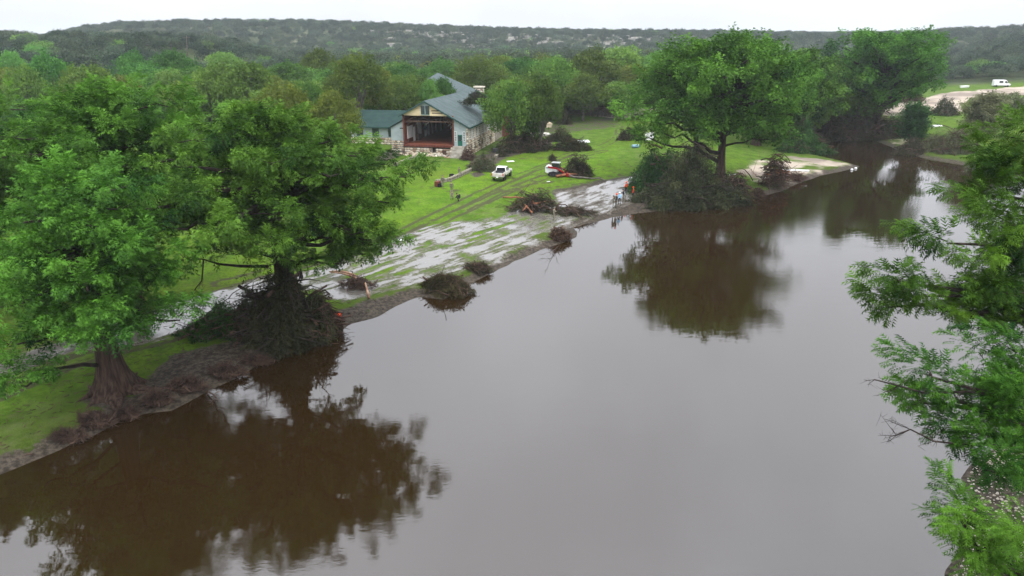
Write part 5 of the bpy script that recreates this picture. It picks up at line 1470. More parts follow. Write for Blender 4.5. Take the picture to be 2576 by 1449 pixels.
# slim battered trees on the far bank
for k, (u, vb, hp_, wp_, lf, lb_) in enumerate(((z4(1180, 0)[0], z4(0, 1060)[1], 100, 42, 'cypress_dark', 'slim battered tree standing in the water of the far bank'),
        (z4(1990, 0)[0], z4(0, 1040)[1], 116, 80, 'muddy_leaf', 'tall silt coloured tree with a dark ball of drift, right edge of the far bank'),
        (z4(2290, 0)[0], z4(0, 900)[1], 84, 90, 'muddy_leaf', 'silt coloured tree behind the right bank cypress'))):
    p = pg(u, vb); kx = float(p[1]) / FPX * 1.05
    cypress(p, hp_ * kx, wp_ / 2 * kx, lb_, 0.22, 0.1, 16, 0.25, seed=50 + k, near=False, mats=lf, dens=0.6, pad_r=(0.7, 1.2), spray=0.75, name='battered_tree', bark='bark_grey', rise=0.5)
p = pg(*z4(1990, 1040)); kx = float(p[1]) / FPX
brush('drift_ball', (p[0] - 0.2, p[1] - 1.0, p[2] + 330 / 3.096 / 1.5652 * kx), 1.9, 1.6, 2.2, 'dark ball of drift caught in the tall silt coloured tree', n_br=60, n_leaf=500, leaf='wilted_brown', cat='drift', seed=60)

# red root mats along the near bank
for k, (zx, zy, w, h, lb_) in enumerate(((430, 1330, 95, 20, 'thin red root mat at the bank, nearest the lower left corner'), (600, 1235, 110, 26, 'red brown root mat below the flared cypress'), (800, 1190, 70, 20, 'dark root mat just right of the reflected trunk'),
        (1000, 1105, 80, 34, 'shaggy red root mat overhanging the water, left of two humps'), (1180, 1020, 100, 34, 'shaggy red root mat overhanging the water, right of two humps'),
        (1430, 930, 100, 26, 'red root mat on the mud before the drift pile'), (1620, 850, 90, 20, 'flat red root mat left of the reddish hanging brush'), (1760, 790, 60, 18, 'small red root tuft by the reddish hanging brush'))):
    bpile(*z6(zx, zy), w, h, lb_, n_br=130, n_leaf=0, wood='roots', name='root_mat', cat='roots', seed=70 + k, deep=0.5)

def branch_thing(name, A, B, label, r0=0.06, forks=7, z0=0.0, z1_=1.0, mat_='twig', seed=0, fork_len=0.35):
    r = np.random.default_rng(seed + 500)
    a = gp(*A, 0.0); b = gp(*B, z1_); a[2] = z0 - 0.1
    root = empty(name, tuple(a), 0, label, 'branch'); mb = MB()
    P = curve_pts(np.zeros(3), b - a, 0.15, 8, 0.06, r); mb.tube(P, np.linspace(r0, 0.015, 8), 6); mb.build('limb', M[mat_], root)
    fb = MB(); L = np.linalg.norm(b - a)
    for k in range(forks):
        q = P[1 + k % 6]; d = unit(unit(b - a) + r.normal(0, 0.7, 3)); e = q + d * L * fork_len * r.uniform(.5, 1)
        C_ = curve_pts(q, e, 0.05, 5, 0.04, r); fb.tube(C_, np.linspace(r0 * .45, 0.008, 5), 4)
        for j in range(5):
            e2 = C_[2 + j % 3] + unit(d + r.normal(0, .6, 3)) * L * 0.12; fb.sticks([C_[2 + j % 3]], [e2], 0.012, 0.004)
    fb.build('twigs', M[mat_], root)
branch_thing('dead_branch', z6(1300, 1025), z6(1390, 1090), 'dead forked branch sticking out of the water below the root mats', 0.06, 8, 0.0, 0.5, seed=1)
branch_thing('dead_branch', z2(1500, 905), z2(1420, 985), 'dead twiggy branch in the water below the grassy point', 0.05, 8, 0.2, 0.3, seed=2)
branch_thing('dead_branch', z3(1430, 1100), z3(1400, 985), 'bare pole of wood rising from the steep log pile', 0.12, 3, 1.0, 5.0, 'red_wood', seed=3, fork_len=.2)
branch_thing('dead_branch', z3(1640, 930), z3(1790, 880), 'red bare branch reaching from the drooping bush over the inlet', 0.09, 7, 0.6, 1.6, 'red_wood', seed=4)
branch_thing('dead_branch', z3(1240, 1120), z3(1190, 1030), 'thin bare branch leaning from the right side of the great brush mass', 0.07, 6, 0.8, 3.2, 'dead_wood', seed=5)
branch_thing('dead_branch', z2(1150, 490), z2(1250, 480), 'dark arched branch over the log pile', 0.12, 4, 1.0, 1.8, 'bark_dark', seed=6)
# hanging bare boughs of the near trees
def bare_bough(name, pts, y, label, r0=0.08, seed=0, mat_='bark_dark'):
    r = np.random.default_rng(seed); P = np.array([zp(u, v, yy) for (u, v), yy in zip(pts, np.broadcast_to(y, len(pts)))])
    root = empty(name, tuple(P[0]), 0, label, 'branch'); P = P - P[0]; mb = MB(); mb.tube(P, np.linspace(r0, 0.02, len(P)), 6); mb.build('limb', M[mat_], root)
    fb = MB()
    for k in range(16):
        q = P[r.integers(1, len(P))]; e = q + unit(r.normal(0, 1, 3) + unit(P[-1]) * 1.5 + np.array([0, 0, -.3])) * r.uniform(0.25, 0.8)
        fb.sticks([q], [e], 0.012, 0.004)
        for j in range(4):
            f_ = q + (e - q) * r.uniform(.4, 1); fb.sticks([f_], [f_ + r.normal(0, .13, 3)], 0.007, 0.003)
    fb.build('twigs', M[mat_], root)
Y2 = float(T2[1])
bare_bough('bare_bough', [z6(1700, 240), z6(1520, 238), z6(1390, 225), z6(1290, 195), z6(1200, 185)], Y2 - 1, 'long bare bough reaching left from the drift pile cypress', 0.14, 1)
bare_bough('bare_bough', [z6(1290, 200), z6(1280, 330), z6(1240, 380), z6(1200, 440)], Y2 - 1.5, 'bare twig hanging down from the end of the long bare bough', 0.06, 2)
bare_bough('bare_bough', [(2560, 1000), (2430, 985), (2330, 990), (2260, 970), (2200, 955)], 19.5, 'bare upper branch over the water at the lower right', 0.04, 3)
bare_bough('bare_bough', [(2540, 1120), (2440, 1120), (2350, 1110), (2290, 1080), (2255, 1095)], 18.5, 'bare lower branch over the water at the lower right', 0.035, 4)

# ------------------------------------------------------------------ gravel and rocks of the right bank
M['rock'] = mat('pale_rock', (0.52, 0.47, 0.40), 0.85, second=(0.33, 0.29, 0.24), scale=2, bump=0.4)
def rock_mesh(seed):
    r = np.random.default_rng(seed); mb = MB(); V, F = [], []
    for i in range(5):
        for j in range(8):
            th, ph = math.pi * (i + .5) / 5, 6.283 * j / 8
            q = r.uniform(0.8, 1.1); V.append((math.sin(th) * math.cos(ph) * q, math.sin(th) * math.sin(ph) * q, math.cos(th) * q * 0.8))
    for i in range(4):
        for j in range(8):
            k = (j + 1) % 8; F.append([i * 8 + j, (i + 1) * 8 + j, (i + 1) * 8 + k, i * 8 + k])
    mb.add(V, F); mb.f.append(np.array([list(range(8))], np.int32)); mb.m.append(np.array([0], np.int32)); mb.f.append(np.array([list(range(39, 31, -1))], np.int32)); mb.m.append(np.array([0], np.int32))
    return mb.mesh('rock', M['rock'])
RK = [rock_mesh(k) for k in range(4)]
spots = [((2505, 1178), 0.26, 'largest pale rock on the right gravel bank'), ((2520, 1196), 0.16, 'pale rock just below the largest rock on the right bank'), ((2478, 1226), 0.10, 'small rock at the right bank waterline'),
         ((2560, 1400), 0.16, 'pale rock at the right edge in the lower right corner'), ((2500, 1418), 0.13, 'flat rock on the gravel of the lower right corner'), ((2450, 1440), 0.10, 'small rock at the bottom edge of the right bank')]
for (uv, s_, lb_) in spots:
    p = pg(*uv); o = bpy.data.objects.new('rock', random.choice(RK)); sc.collection.objects.link(o); o.location = (p[0], p[1], p[2] + s_ * .2); o.scale = (s_ * 1.4, s_, s_ * .7); o.rotation_euler.z = random.uniform(0, 6); tag(o, lb_, 'rock')
mb = MB(); base = np.empty(len(RK[0].vertices) * 3); RK[0].vertices.foreach_get('co', base); base = base.reshape(-1, 3)
fc = [list(f.vertices) for f in RK[0].polygons if len(f.vertices) == 4]
for k in range(1100):
    u, v = rng.uniform(2400, 2640), rng.uniform(1130, 1500); p = gp(u, v, 0.3)
    sd = poly_sd([p[0]], [p[1]], RIVR)[0]
    if sd < -0.15: continue
    s_ = rng.uniform(0.02, 0.075); mb.add(base * s_ * np.array([1.3, 1, .6]) + np.array([p[0], p[1], H1(p[0], p[1]) + s_ * 0.2]), fc)
tag(mb.build('gravel', M['rock']), 'loose pale gravel on the right bank', kind='stuff')

# ------------------------------------------------------------------ vehicles
M['car_white'] = mat('white_car_paint', (0.74, 0.74, 0.73), 0.25, 0.03, spec=0.6)
M['car_dirty'] = mat('muddy_white_paint', (0.70, 0.69, 0.66), 0.35, second=(0.5, 0.45, 0.38), scale=1.5)
M['auto_glass'] = mat('dark_car_glass', (0.012, 0.014, 0.017), 0.05, 0.1, spec=1.0)
M['chrome'] = mat('chrome', (0.6, 0.6, 0.6), 0.2, 0.05, metal=1.0)
M['tail'] = mat('red_lamp', (0.45, 0.02, 0.015), 0.3)
M['red_paint'] = mat('red_loader_paint', (0.24, 0.011, 0.014), 0.4, 0.1)
M['dark_grey'] = mat('dark_grey_plastic', (0.05, 0.05, 0.055), 0.6)
M['teal'] = mat('teal_lettering', (0.02, 0.28, 0.26), 0.5)
def part(root, name, m, fn, sm=False, parent=None):
    mb = MB(); fn(mb); o = mb.build(name, M[m], parent or root, sm); return o
def bevel(o, w=0.04, seg=2):
    b = o.modifiers.new('bevel', 'BEVEL'); b.width = w; b.segments = seg; b.limit_method = 'ANGLE'; return o
def taper_prism(mb, prof, w0, w1, zb, zt):
    "side profile (x,z); half width shrinks from w0 at zb to w1 at zt"
    n = len(prof); V = []
    for s in (-1, 1):
        for x, z in prof:
            f = min(1, max(0, (z - zb) / (zt - zb))); V.append((x, s * (w0 + (w1 - w0) * f), z))
    mb.add(V, [[i, (i + 1) % n, n + (i + 1) % n, n + i][::-1] for i in range(n)])
    mb.f.append(np.array([list(range(n))], np.int32)); mb.m.append(np.array([0], np.int32)); mb.f.append(np.array([[2 * n - 1 - i for i in range(n)]], np.int32)); mb.m.append(np.array([0], np.int32))
def wheel(root, x, y, z, r=0.4, w=0.27):
    t_ = part(root, 'wheel', 'black', lambda mb: mb.lathe((x, y, z), [(r * .55, -w / 2), (r * .92, -w / 2), (r, -w * .35), (r, w * .35), (r * .92, w / 2), (r * .55, w / 2)], 20, rx=math.pi / 2), True)
    part(root, 'rim', 'chrome', lambda mb: mb.lathe((x, y, z), [(0.02, -w * .42), (r * .5, -w * .42), (r * .58, -w * .46), (r * .58, w * .46), (r * .5, w * .42), (0.02, w * .42)], 14, rx=math.pi / 2), True, t_)

def pickup(loc, rz, label):
    c = empty('pickup_truck', loc, rz, label, 'truck')
    # x forward, y left
    bevel(part(c, 'body', 'car_dirty', lambda mb: [taper_prism(mb, [(-2.85, 0.62), (-2.85, 0.75), (2.6, 0.75), (2.85, 0.6), (2.9, 0.95), (2.75, 1.16), (1.25, 1.22), (-0.75, 1.22), (-0.75, 0.95), (-2.85, 0.95)], 0.98, 0.94, 0.6, 1.25),
                                                          ]), 0.05)
    for s in (-1, 1): bevel(part(c, 'bed_side', 'car_dirty', lambda mb: mb.box((-1.8, s * 0.92, 1.05), (2.1, 0.12, 0.55))), 0.03)
    bevel(part(c, 'tailgate', 'car_dirty', lambda mb: [mb.box((-2.84, 0, 1.03), (0.1, 1.7, 0.55)), mb.box((-2.9, 0, 1.08), (0.03, 1.1, 0.12))]), 0.02)
    part(c, 'bed_floor', 'dark_grey', lambda mb: [mb.box((-1.8, 0, 0.975), (2.0, 1.7, 0.04)), mb.box((-0.8, 0, 1.15), (0.06, 1.7, 0.36))])
    bevel(part(c, 'cab', 'car_white', lambda mb: taper_prism(mb, [(-0.78, 1.18), (1.3, 1.18), (0.55, 1.86), (0.3, 1.93), (-0.5, 1.93), (-0.66, 1.86)], 0.92, 0.74, 1.18, 1.93)), 0.05)
    part(c, 'rear_window', 'auto_glass', lambda mb: mb.add([(-0.79, -0.72, 1.28), (-0.79, 0.72, 1.28), (-0.70, 0.64, 1.80), (-0.70, -0.64, 1.80), (-0.70, -0.72, 1.28), (-0.70, 0.72, 1.28), (-0.62, 0.64, 1.80), (-0.62, -0.64, 1.80)], [[0, 3, 2, 1], [0, 1, 5, 4], [3, 7, 6, 2], [0, 4, 7, 3], [1, 2, 6, 5]]))
    part(c, 'windscreen', 'auto_glass', lambda mb: mb.add([(1.26, -0.8, 1.25), (1.26, 0.8, 1.25), (0.6, 0.7, 1.84), (0.6, -0.7, 1.84)], [[0, 1, 2, 3]]))
    for s in (-1, 1):
        for x0, x1, x2, x3 in ((-0.6, 0.12, 0.12, -0.52), (0.2, 1.08, 0.5, 0.2)):
            P = [(x0, s * 0.905, 1.28), (x1, s * 0.905, 1.28), (x2, s * 0.785, 1.80), (x3, s * 0.785, 1.80)]
            part(c, 'side_window', 'auto_glass', lambda mb: mb.add(P, [[0, 1, 2, 3] if s < 0 else [3, 2, 1, 0]]))
        part(c, 'mirror', 'car_white', lambda mb: mb.box((0.98, s * 1.08, 1.36), (0.12, 0.22, 0.26)))
        part(c, 'tail_light', 'tail', lambda mb: mb.box((-2.89, s * 0.9, 1.08), (0.06, 0.14, 0.4)))
        part(c, 'headlight', 'glass_bright', lambda mb: mb.box((2.82, s * 0.78, 0.95), (0.1, 0.32, 0.2)))
        part(c, 'wheel_arch', 'dark_grey', lambda mb: [mb.lathe((x_, s * 0.93, 0.52), [(0.02, -.06), (0.5, -.06), (0.5, .06), (0.02, .06)], 20, rx=math.pi / 2) for x_ in (-1.8, 1.85)])
        for x_ in (-1.8, 1.85): wheel(c, x_, s * 0.88, 0.41, 0.41)
    part(c, 'bumper', 'chrome', lambda mb: mb.box((-2.98, 0, 0.66), (0.18, 1.85, 0.2)))
    part(c, 'number_plate', 'white', lambda mb: mb.box((-3.08, 0, 0.68), (0.02, 0.34, 0.16)))
    return c
p = pg(*z1(1652, 1292)); pickup((p[0], p[1], p[2]), R(90 - 14), 'white pickup truck parked on the bright lawn with its tailgate to the camera')

def van(loc, rz, label):
    c = empty('cargo_van', loc, rz, label, 'van')
    bevel(part(c, 'body', 'car_white', lambda mb: taper_prism(mb, [(-2.95, 0.45), (2.9, 0.45), (3.0, 0.95), (2.75, 1.2), (2.1, 1.45), (1.35, 2.45), (1.0, 2.62), (-2.8, 2.62), (-2.95, 2.4)], 1.0, 0.86, 0.6, 2.6)), 0.1, 3)
    part(c, 'windscreen', 'auto_glass', lambda mb: mb.add([(2.14, -0.82, 1.5), (2.14, 0.82, 1.5), (1.46, 0.74, 2.4), (1.46, -0.74, 2.4)], [[0, 1, 2, 3]]))
    for s in (-1, 1):
        y0, y1 = 0.965 + .02, 0.885 + .02
        for x0, x1, x2, x3 in ((0.85, 1.85, 1.3, 0.9), (-1.1, 0.2, 0.2, -1.1)):
            part(c, 'side_window', 'auto_glass', lambda mb: mb.add([(x0, s * 0.955, 1.5), (x1, s * 0.955, 1.5), (x2, s * 0.905, 2.2), (x3, s * 0.905, 2.2)], [[0, 1, 2, 3] if s < 0 else [3, 2, 1, 0]]))
        part(c, 'mirror', 'dark_grey', lambda mb: mb.box((1.75, s * 1.1, 1.65), (0.15, 0.2, 0.36)))
        part(c, 'headlight', 'glass_bright', lambda mb: mb.box((2.9, s * 0.75, 1.0), (0.2, 0.3, 0.3)))
        for x_ in (-1.9, 2.05): wheel(c, x_, s * 0.9, 0.36, 0.36, 0.24)
    part(c, 'skirt', 'dark_grey', lambda mb: mb.box((0.1, 0, 0.5), (5.9, 2.02, 0.16)))
    part(c, 'bumper', 'dark_grey', lambda mb: mb.box((2.98, 0, 0.6), (0.16, 1.9, 0.3)))
p = pg(*z4(2290, 284)); van(tuple(p), R(-12), 'white high roof van parked at the edge of the far field')

def loader(loc, rz, label):
    c = empty('track_loader', loc, rz, label, 'loader')
    for s in (-1, 1):
        tr_ = part(c, 'track', 'black', lambda mb: [mb.prism([(-1.25, 0.22), (-1.05, 0.02), (0.85, 0.02), (1.15, 0.25), (0.9, 0.55), (-0.4, 0.78), (-1.1, 0.62)], s * 0.62, s * 0.98)] + [mb.box((x_, s * .8, 0.02), (0.06, 0.38, 0.05)) for x_ in np.arange(-1.0, 0.9, 0.18)])
        for x_ in (-0.8, -0.35, 0.1, 0.55): part(c, 'roller', 'dark_grey', lambda mb: mb.lathe((x_, s * 0.99, 0.22), [(0.02, -.03), (0.15, -.03), (0.15, .03), (0.02, .03)], 12, rx=math.pi / 2), parent=tr_)
        bevel(part(c, 'lift_arm', 'red_paint', lambda mb: [mb.prism([(-1.35, 1.45), (-1.2, 1.62), (0.3, 1.38), (1.35, 0.86), (1.62, 0.3), (1.42, 0.22), (1.18, 0.68), (0.2, 1.16), (-1.3, 1.3)], s * 0.78, s * 0.93)]), 0.02)
        part(c, 'cylinder', 'chrome', lambda mb: mb.tube([(-0.6, s * .72, 1.0), (0.9, s * .72, 0.95)], 0.05, 8))
        part(c, 'light', 'glass_bright', lambda mb: mb.box((0.52, s * 0.45, 2.02), (0.06, 0.2, 0.1)))
    bevel(part(c, 'engine_cover', 'car_white', lambda mb: taper_prism(mb, [(-1.75, 0.55), (-1.8, 1.35), (-1.6, 1.62), (-0.7, 1.55), (0.2, 0.95), (0.2, 0.5), (-1.3, 0.4)], 0.66, 0.62, 0.5, 1.6)), 0.05)
    bevel(part(c, 'cab', 'dark_grey', lambda mb: [mb.box((x_, y_, 1.5), (0.09, 0.09, 1.15)) for x_ in (-0.7, 0.48) for y_ in (-.5, .5)] + [mb.box((-0.1, 0, 1.0), (1.25, 1.05, 0.3))]), 0.02)
    bevel(part(c, 'cab_roof', 'metal', lambda mb: [mb.box((-0.1, 0, 2.1), (1.35, 1.12, 0.1))]), 0.03)
    part(c, 'cab_glass', 'auto_glass', lambda mb: mb.box((-0.1, 0, 1.6), (1.1, 0.96, 0.9)))
    bevel(part(c, 'bucket', 'red_paint', lambda mb: [mb.box((1.75, 0, 0.35), (0.08, 1.7, 0.55)), mb.box((2.05, 0, 0.09), (0.65, 1.7, 0.06)), mb.box((1.95, .83, 0.3), (0.5, 0.04, 0.45)), mb.box((1.95, -.83, 0.3), (0.5, 0.04, 0.45))]), 0.01)
    part(c, 'lettering', 'teal', lambda mb: [mb.box((-1.62 + q * .15, -0.675, 1.3), (0.1, 0.012, 0.2)) for q in range(3)])
p = pg(*z1(2265, 1262)); loader(tuple(p), R(-16), 'white and red track loader pushing the brush heap on the lawn')

lg = MB(); a_, b_ = pg(*z1(2260, 1290)), pg(*z1(2575, 1272)); lg.tube(curve_pts(np.array([0, 0, .25]), b_ - a_ + np.array([0, 0, .3]), 0.15, 7, 0.05, rng), np.linspace(.22, .16, 7), 10)
tag(lg.build('fallen_log', M['red_wood'], None, True, tuple(a_)), 'long reddish fallen log below the loader bucket', 'log')
lg = MB(); a_, b_ = pg(*z2(1480, 310)), pg(*z2(1900, 352)); lg.tube(curve_pts(np.array([0, 0, .2]), b_ - a_ + np.array([0, 0, .12]), 0.1, 9, 0.08, rng), np.linspace(.2, .1, 9), 10)
tag(lg.build('fallen_log', M['bark_grey'], None, True, tuple(a_)), 'longer grey fallen trunk trailing right from the brush heap', 'log')
lg = MB(); a_, b_ = pg(*z2(1030, 500)), pg(*z2(1200, 512)); lg.tube(curve_pts(np.array([0, 0, .2]), b_ - a_ + np.array([0, 0, .3]), 0.1, 6, 0.05, rng), np.linspace(.1, .14, 6), 8)
tag(lg.build('fallen_log', M['red_wood'], None, True, tuple(a_)), 'orange broken log poking left out of the log pile on the mud', 'log')

# ------------------------------------------------------------------ people
M['camo'] = mat('camouflage_cloth', (0.21, 0.185, 0.14), 0.9, second=(0.08, 0.08, 0.06), scale=9)
M['camo2'] = mat('tan_cloth', (0.27, 0.24, 0.18), 0.9, second=(0.15, 0.14, 0.1), scale=9)
M['cloth_black'] = mat('black_cloth', (0.015, 0.015, 0.018), 0.9)
M['cloth_blue'] = mat('light_blue_cloth', (0.28, 0.5, 0.72), 0.8)
M['orange'] = mat('orange_cloth', (0.6, 0.07, 0.02), 0.6)
M['skin'] = mat('skin', (0.45, 0.27, 0.19), 0.6, 0.08)
M['hair'] = mat('dark_hair', (0.03, 0.022, 0.016), 0.8)
POSES = {  # joints: pelvis chest neck head, l/r shoulder elbow hand, hip knee foot toe (x right, y forward, z up)
 'stand': dict(pel=(0, 0, .95), waist=(0, .0, 1.12), chest=(0, .01, 1.36), neck=(0, .02, 1.52), head=(0, .04, 1.68), sh=(.19, 0, 1.45), el=(.27, -.02, 1.17), ha=(.23, .16, 1.0), hip=(.1, 0, .92), kn=(.12, .03, .5), an=(.14, -.02, .09), to=(.16, .16, .04)),
 'arms': dict(pel=(0, 0, .95), waist=(0, .0, 1.12), chest=(0, .02, 1.36), neck=(0, .05, 1.52), head=(0, .09, 1.66), sh=(.19, 0.02, 1.45), el=(.27, .08, 1.2), ha=(.08, .3, 1.2), hip=(.1, 0, .92), kn=(.13, .03, .5), an=(.17, -.04, .09), to=(.2, .14, .04)),
 'crouch': dict(pel=(0, -.1, .42), waist=(0, -.02, .58), chest=(0, .14, .78), neck=(0, .24, .9), head=(0, .33, 1.0), sh=(.18, .15, .86), el=(.24, .33, .62), ha=(.1, .5, .5), hip=(.12, -.08, .42), kn=(.2, .3, .5), an=(.18, .02, .09), to=(.2, .2, .04)),
 'kneel': dict(pel=(0, -.05, .5), waist=(0, -.02, .68), chest=(0, .06, .92), neck=(0, .1, 1.06), head=(0, .15, 1.2), sh=(.19, .06, 1.0), el=(.25, .16, .76), ha=(.1, .34, .74), hip=(.11, -.03, .48), kn=(.16, .28, .3), an=(.14, -.2, .1), to=(.15, -.05, .04)),
 'sit': dict(pel=(0, 0, .10), waist=(0, -.02, .28), chest=(0, .05, .52), neck=(0, .1, .67), head=(0, .15, .82), sh=(.19, .05, .6), el=(.25, .16, .36), ha=(.12, .34, .28), hip=(.11, .05, .1), kn=(.15, .42, .12), an=(.15, .42, -.36), to=(.16, .58, -.42)),
}
def person(u, v, pose, face, label, top, legs, hat=None, pack=None, h=1.78, dz=0.0, group=None):
    J = POSES[pose]; V, E, RD = [], [], []
    def add(p, r, par=None):
        V.append(p); RD.append(r)
        if par is not None: E.append((par, len(V) - 1))
        return len(V) - 1
    pel = add(J['pel'], .135); wa = add(J['waist'], .13, pel); ch = add(J['chest'], .155, wa); ne = add(J['neck'], .06, ch)
    hd = add(J['head'], .10, ne); ht = add(tuple(np.array(J['head']) + np.array([0, .01, .12])), .075, hd)
    for s in (-1, 1):
        m_ = lambda q: (s * q[0], q[1], q[2])
        a = add(m_(J['sh']), .075, ch); b = add(m_(J['el']), .05, a); c = add(m_(J['ha']), .038, b); d = add(tuple(np.array(m_(J['ha'])) + unit(np.array(m_(J['ha'])) - np.array(m_(J['el']))) * .1), .032, c)
        a = add(m_(J['hip']), .10, pel); b = add(m_(J['kn']), .068, a); c = add(m_(J['an']), .05, b); d = add(m_(J['to']), .045, c)
    me = bpy.data.meshes.new('body'); me.from_pydata([tuple(q) for q in V], E, []); me.update()
    ob = bpy.data.objects.new('tmp', me); sc.collection.objects.link(ob)
    md = ob.modifiers.new('skin', 'SKIN')
    for k, sv in enumerate(me.skin_vertices[0].data): sv.radius = (RD[k], RD[k] * (.8 if k in (1, 2, 0) else 1)); sv.use_root = (k == 0)
    ob.modifiers.new('sub', 'SUBSURF').levels = 1
    dg = bpy.context.evaluated_depsgraph_get(); me2 = bpy.data.meshes.new_from_object(ob.evaluated_get(dg))
    bpy.data.objects.remove(ob)
    me2.materials.clear()
    for q in (legs, top, 'skin', 'black'): me2.materials.append(M[q])
    P = np.array(V, float)
    lab = [0, 1, 1, 2, 2, 2] + [1, 1, 1, 2, 0, 0, 0, 3] * 2
    for f in me2.polygons:
        c = np.array(f.center); k = int(np.argmin(np.linalg.norm(P - c, axis=1) / (np.array(RD) + .05)))
        f.material_index = lab[k]; f.use_smooth = True
    p = pg(u, v); sc_ = h / 1.82
    root = empty('person', (p[0], p[1], p[2] + dz), face, label, 'person', group); root.scale = (sc_,) * 3
    o = bpy.data.objects.new('body', me2); sc.collection.objects.link(o); o.parent = root
    hp_ = np.array(J['head']) + np.array([0, -.005, .03])
    def face_(mb):
        mb.box(tuple(hp_ + np.array([0, .105, -.02])), (.03, .035, .05))
        for s in (-1, 1): mb.box(tuple(hp_ + np.array([s * .095, 0, -.01])), (.02, .04, .06))
    part(root, 'nose_and_ears', 'skin', face_)
    part(root, 'eyes', 'black', lambda mb: [mb.box(tuple(hp_ + np.array([s * .035, .094, .015])), (.022, .014, .012)) for s in (-1, 1)])
    if hat: part(root, 'helmet', hat, lambda mb: mb.lathe(tuple(hp_ + np.array([0, 0, .02])), [(.15, -.01), (.135, .03), (.12, .09), (.07, .14), (.01, .155)], 14), True)
    else: part(root, 'hair', 'hair', lambda mb: mb.lathe(tuple(hp_ + np.array([0, -.02, .0])), [(.105, -.04), (.118, .03), (.105, .09), (.06, .125), (.01, .135)], 12), True)
    if pack:
        c = np.array(J['chest']); bevel(part(root, 'backpack', pack, lambda mb: mb.box((c[0], c[1] - .24, c[2] - .06), (.34, .22, .48))), .05)
    return root
person(*z1(984, 1393), 'stand', R(20), 'person in camouflage standing at the left end of the low stone wall', 'camo', 'camo2', 'camo', 'camo')
person(*z2(598, 455), 'stand', R(5), 'person in camouflage standing behind the one kneeling on the lawn', 'camo', 'camo2', 'camo', 'camo')
person(*z2(600, 508), 'kneel', R(200), 'person in camouflage kneeling on the lawn beside the crouching black figure', 'camo2', 'camo', 'camo')
person(*z2(660, 518), 'crouch', R(100), 'person in black crouching on the lawn', 'cloth_black', 'cloth_black', None, 'cloth_black')
person(*z2(661, 312), 'sit', R(215), 'person in dark camouflage sitting on the low stone wall', 'camo', 'camo', 'camo', dz=0.62)
person(*z2(1461, 683), 'arms', R(-60), 'person in camouflage standing alone on the wet bank near the grassy point', 'camo2', 'camo2', 'camo')
person(*z2(1960, 578), 'stand', R(-100), 'person in camouflage at the left of the group by the great brush mass', 'camo', 'camo', None)
person(*z2(1985, 572), 'stand', R(-60), 'person with orange helmet and dark top in the group by the water', 'cloth_black', 'camo', 'orange', 'camo', h=1.95)
person(*z2(2014, 550), 'stand', R(10), 'person in light blue shirt in the group by the water', 'cloth_blue', 'cloth_black', 'white')
person(*z2(2046, 520), 'arms', R(60), 'person in dark clothes at the right of the group by the water', 'cloth_black', 'camo', None)
person(*z2(2070, 455), 'stand', R(40), 'person in orange shirt and helmet behind the group, nearer the lawn', 'orange', 'cloth_black', 'orange')
person(*z2(2130, 500), 'stand', R(90), 'person in orange shirt half hidden in the green leafy brush', 'orange', 'cloth_black', 'orange')

# ------------------------------------------------------------------ small things
def pack_thing(u, v, m, label, s=0.5):
    p = pg(u, v); root = empty('backpack', tuple(p), random.uniform(0, 6), label, 'backpack')
    bevel(part(root, 'bag', m, lambda mb: mb.box((0, 0, s * .45), (s, s * .6, s * .9), jit=.05)), .08); part(root, 'pocket', m, lambda mb: mb.box((0, -s * .38, s * .35), (s * .6, s * .2, s * .45)))
pack_thing(*z2(478, 395), 'redwood', 'dark red pack lying by the left end of the low stone wall', 0.9)
pack_thing(*z2(497, 400), 'cloth_black', 'black pack beside the dark red one', 0.6)
pack_thing(*z2(597, 322), 'cloth_black', 'black pack on the grass behind the low stone wall', 0.7)
p = pg(*z3(470, 850)); sg = empty('white_sign', tuple(p), 0.15, 'white board sign with a dark mark standing left of the tallest cypress', 'sign')
part(sg, 'board', 'white', lambda mb: mb.prism([(-0.95, 0.5), (0.95, 0.55), (0.95, 2.2), (0.2, 2.35), (-0.1, 2.0), (-0.95, 2.1)], -0.03, 0.03)); part(sg, 'mark', 'dark_grey', lambda mb: mb.lathe((0.35, -0.045, 1.45), [(0.02, -.01), (.24, -.01), (.24, .01), (.02, .01)], 8, rx=math.pi / 2))
for s in (-1, 1): part(sg, 'post', 'beam', lambda mb: mb.box((s * .8, 0.09, 0.9), (.1, .1, 1.9)))
p = pg(*z3(370, 888)); dm = empty('blue_drum', tuple(p), 0.4, 'small blue grey drum lying on mud below the white sign', 'drum')
M['drum'] = mat('blue_drum_paint', (0.2, 0.33, 0.42), 0.4)
part(dm, 'barrel', 'drum', lambda mb: mb.lathe((0, 0, .35), [(.02, -.75), (.33, -.75), (.35, -.7), (.33, -.25), (.35, -.2), (.33, .25), (.35, .3), (.33, .75), (.02, .75)], 16, ry=math.pi / 2), True)
part(dm, 'lid', 'metal', lambda mb: mb.lathe((.77, 0, .35), [(.02, 0), (.3, 0), (.3, .03), (.02, .03)], 16, ry=math.pi / 2))
def litter(uv, size, label, m='white', rz=0.3, rx=0.0, name='litter_sheet', cat='sheet', dz=0.0):
    p = pg(*uv); mb = MB(); mb.box((0, 0, size[2] / 2 + .04 + dz), size, rz, rx=rx, jit=min(size) * .2)
    tag(mb.build(name, M[m], loc=tuple(p)), label, cat)
litter(z2(1095, 187), (1.3, .7, .08), 'white sheet on the lawn above the pickup truck')
litter(z2(1416, 357), (.5, .3, .06), 'tiny white scrap on the lawn below the loader')
litter(z2(1710, 60), (2.6, 1.1, .1), 'white board in the wide lawn brush pile', rx=.3, dz=1.0, name='white_board', cat='board')
litter(z2(2145, 60), (1.2, .5, .4), 'grey tub near the blue drum', 'metal', name='tub', cat='tub')
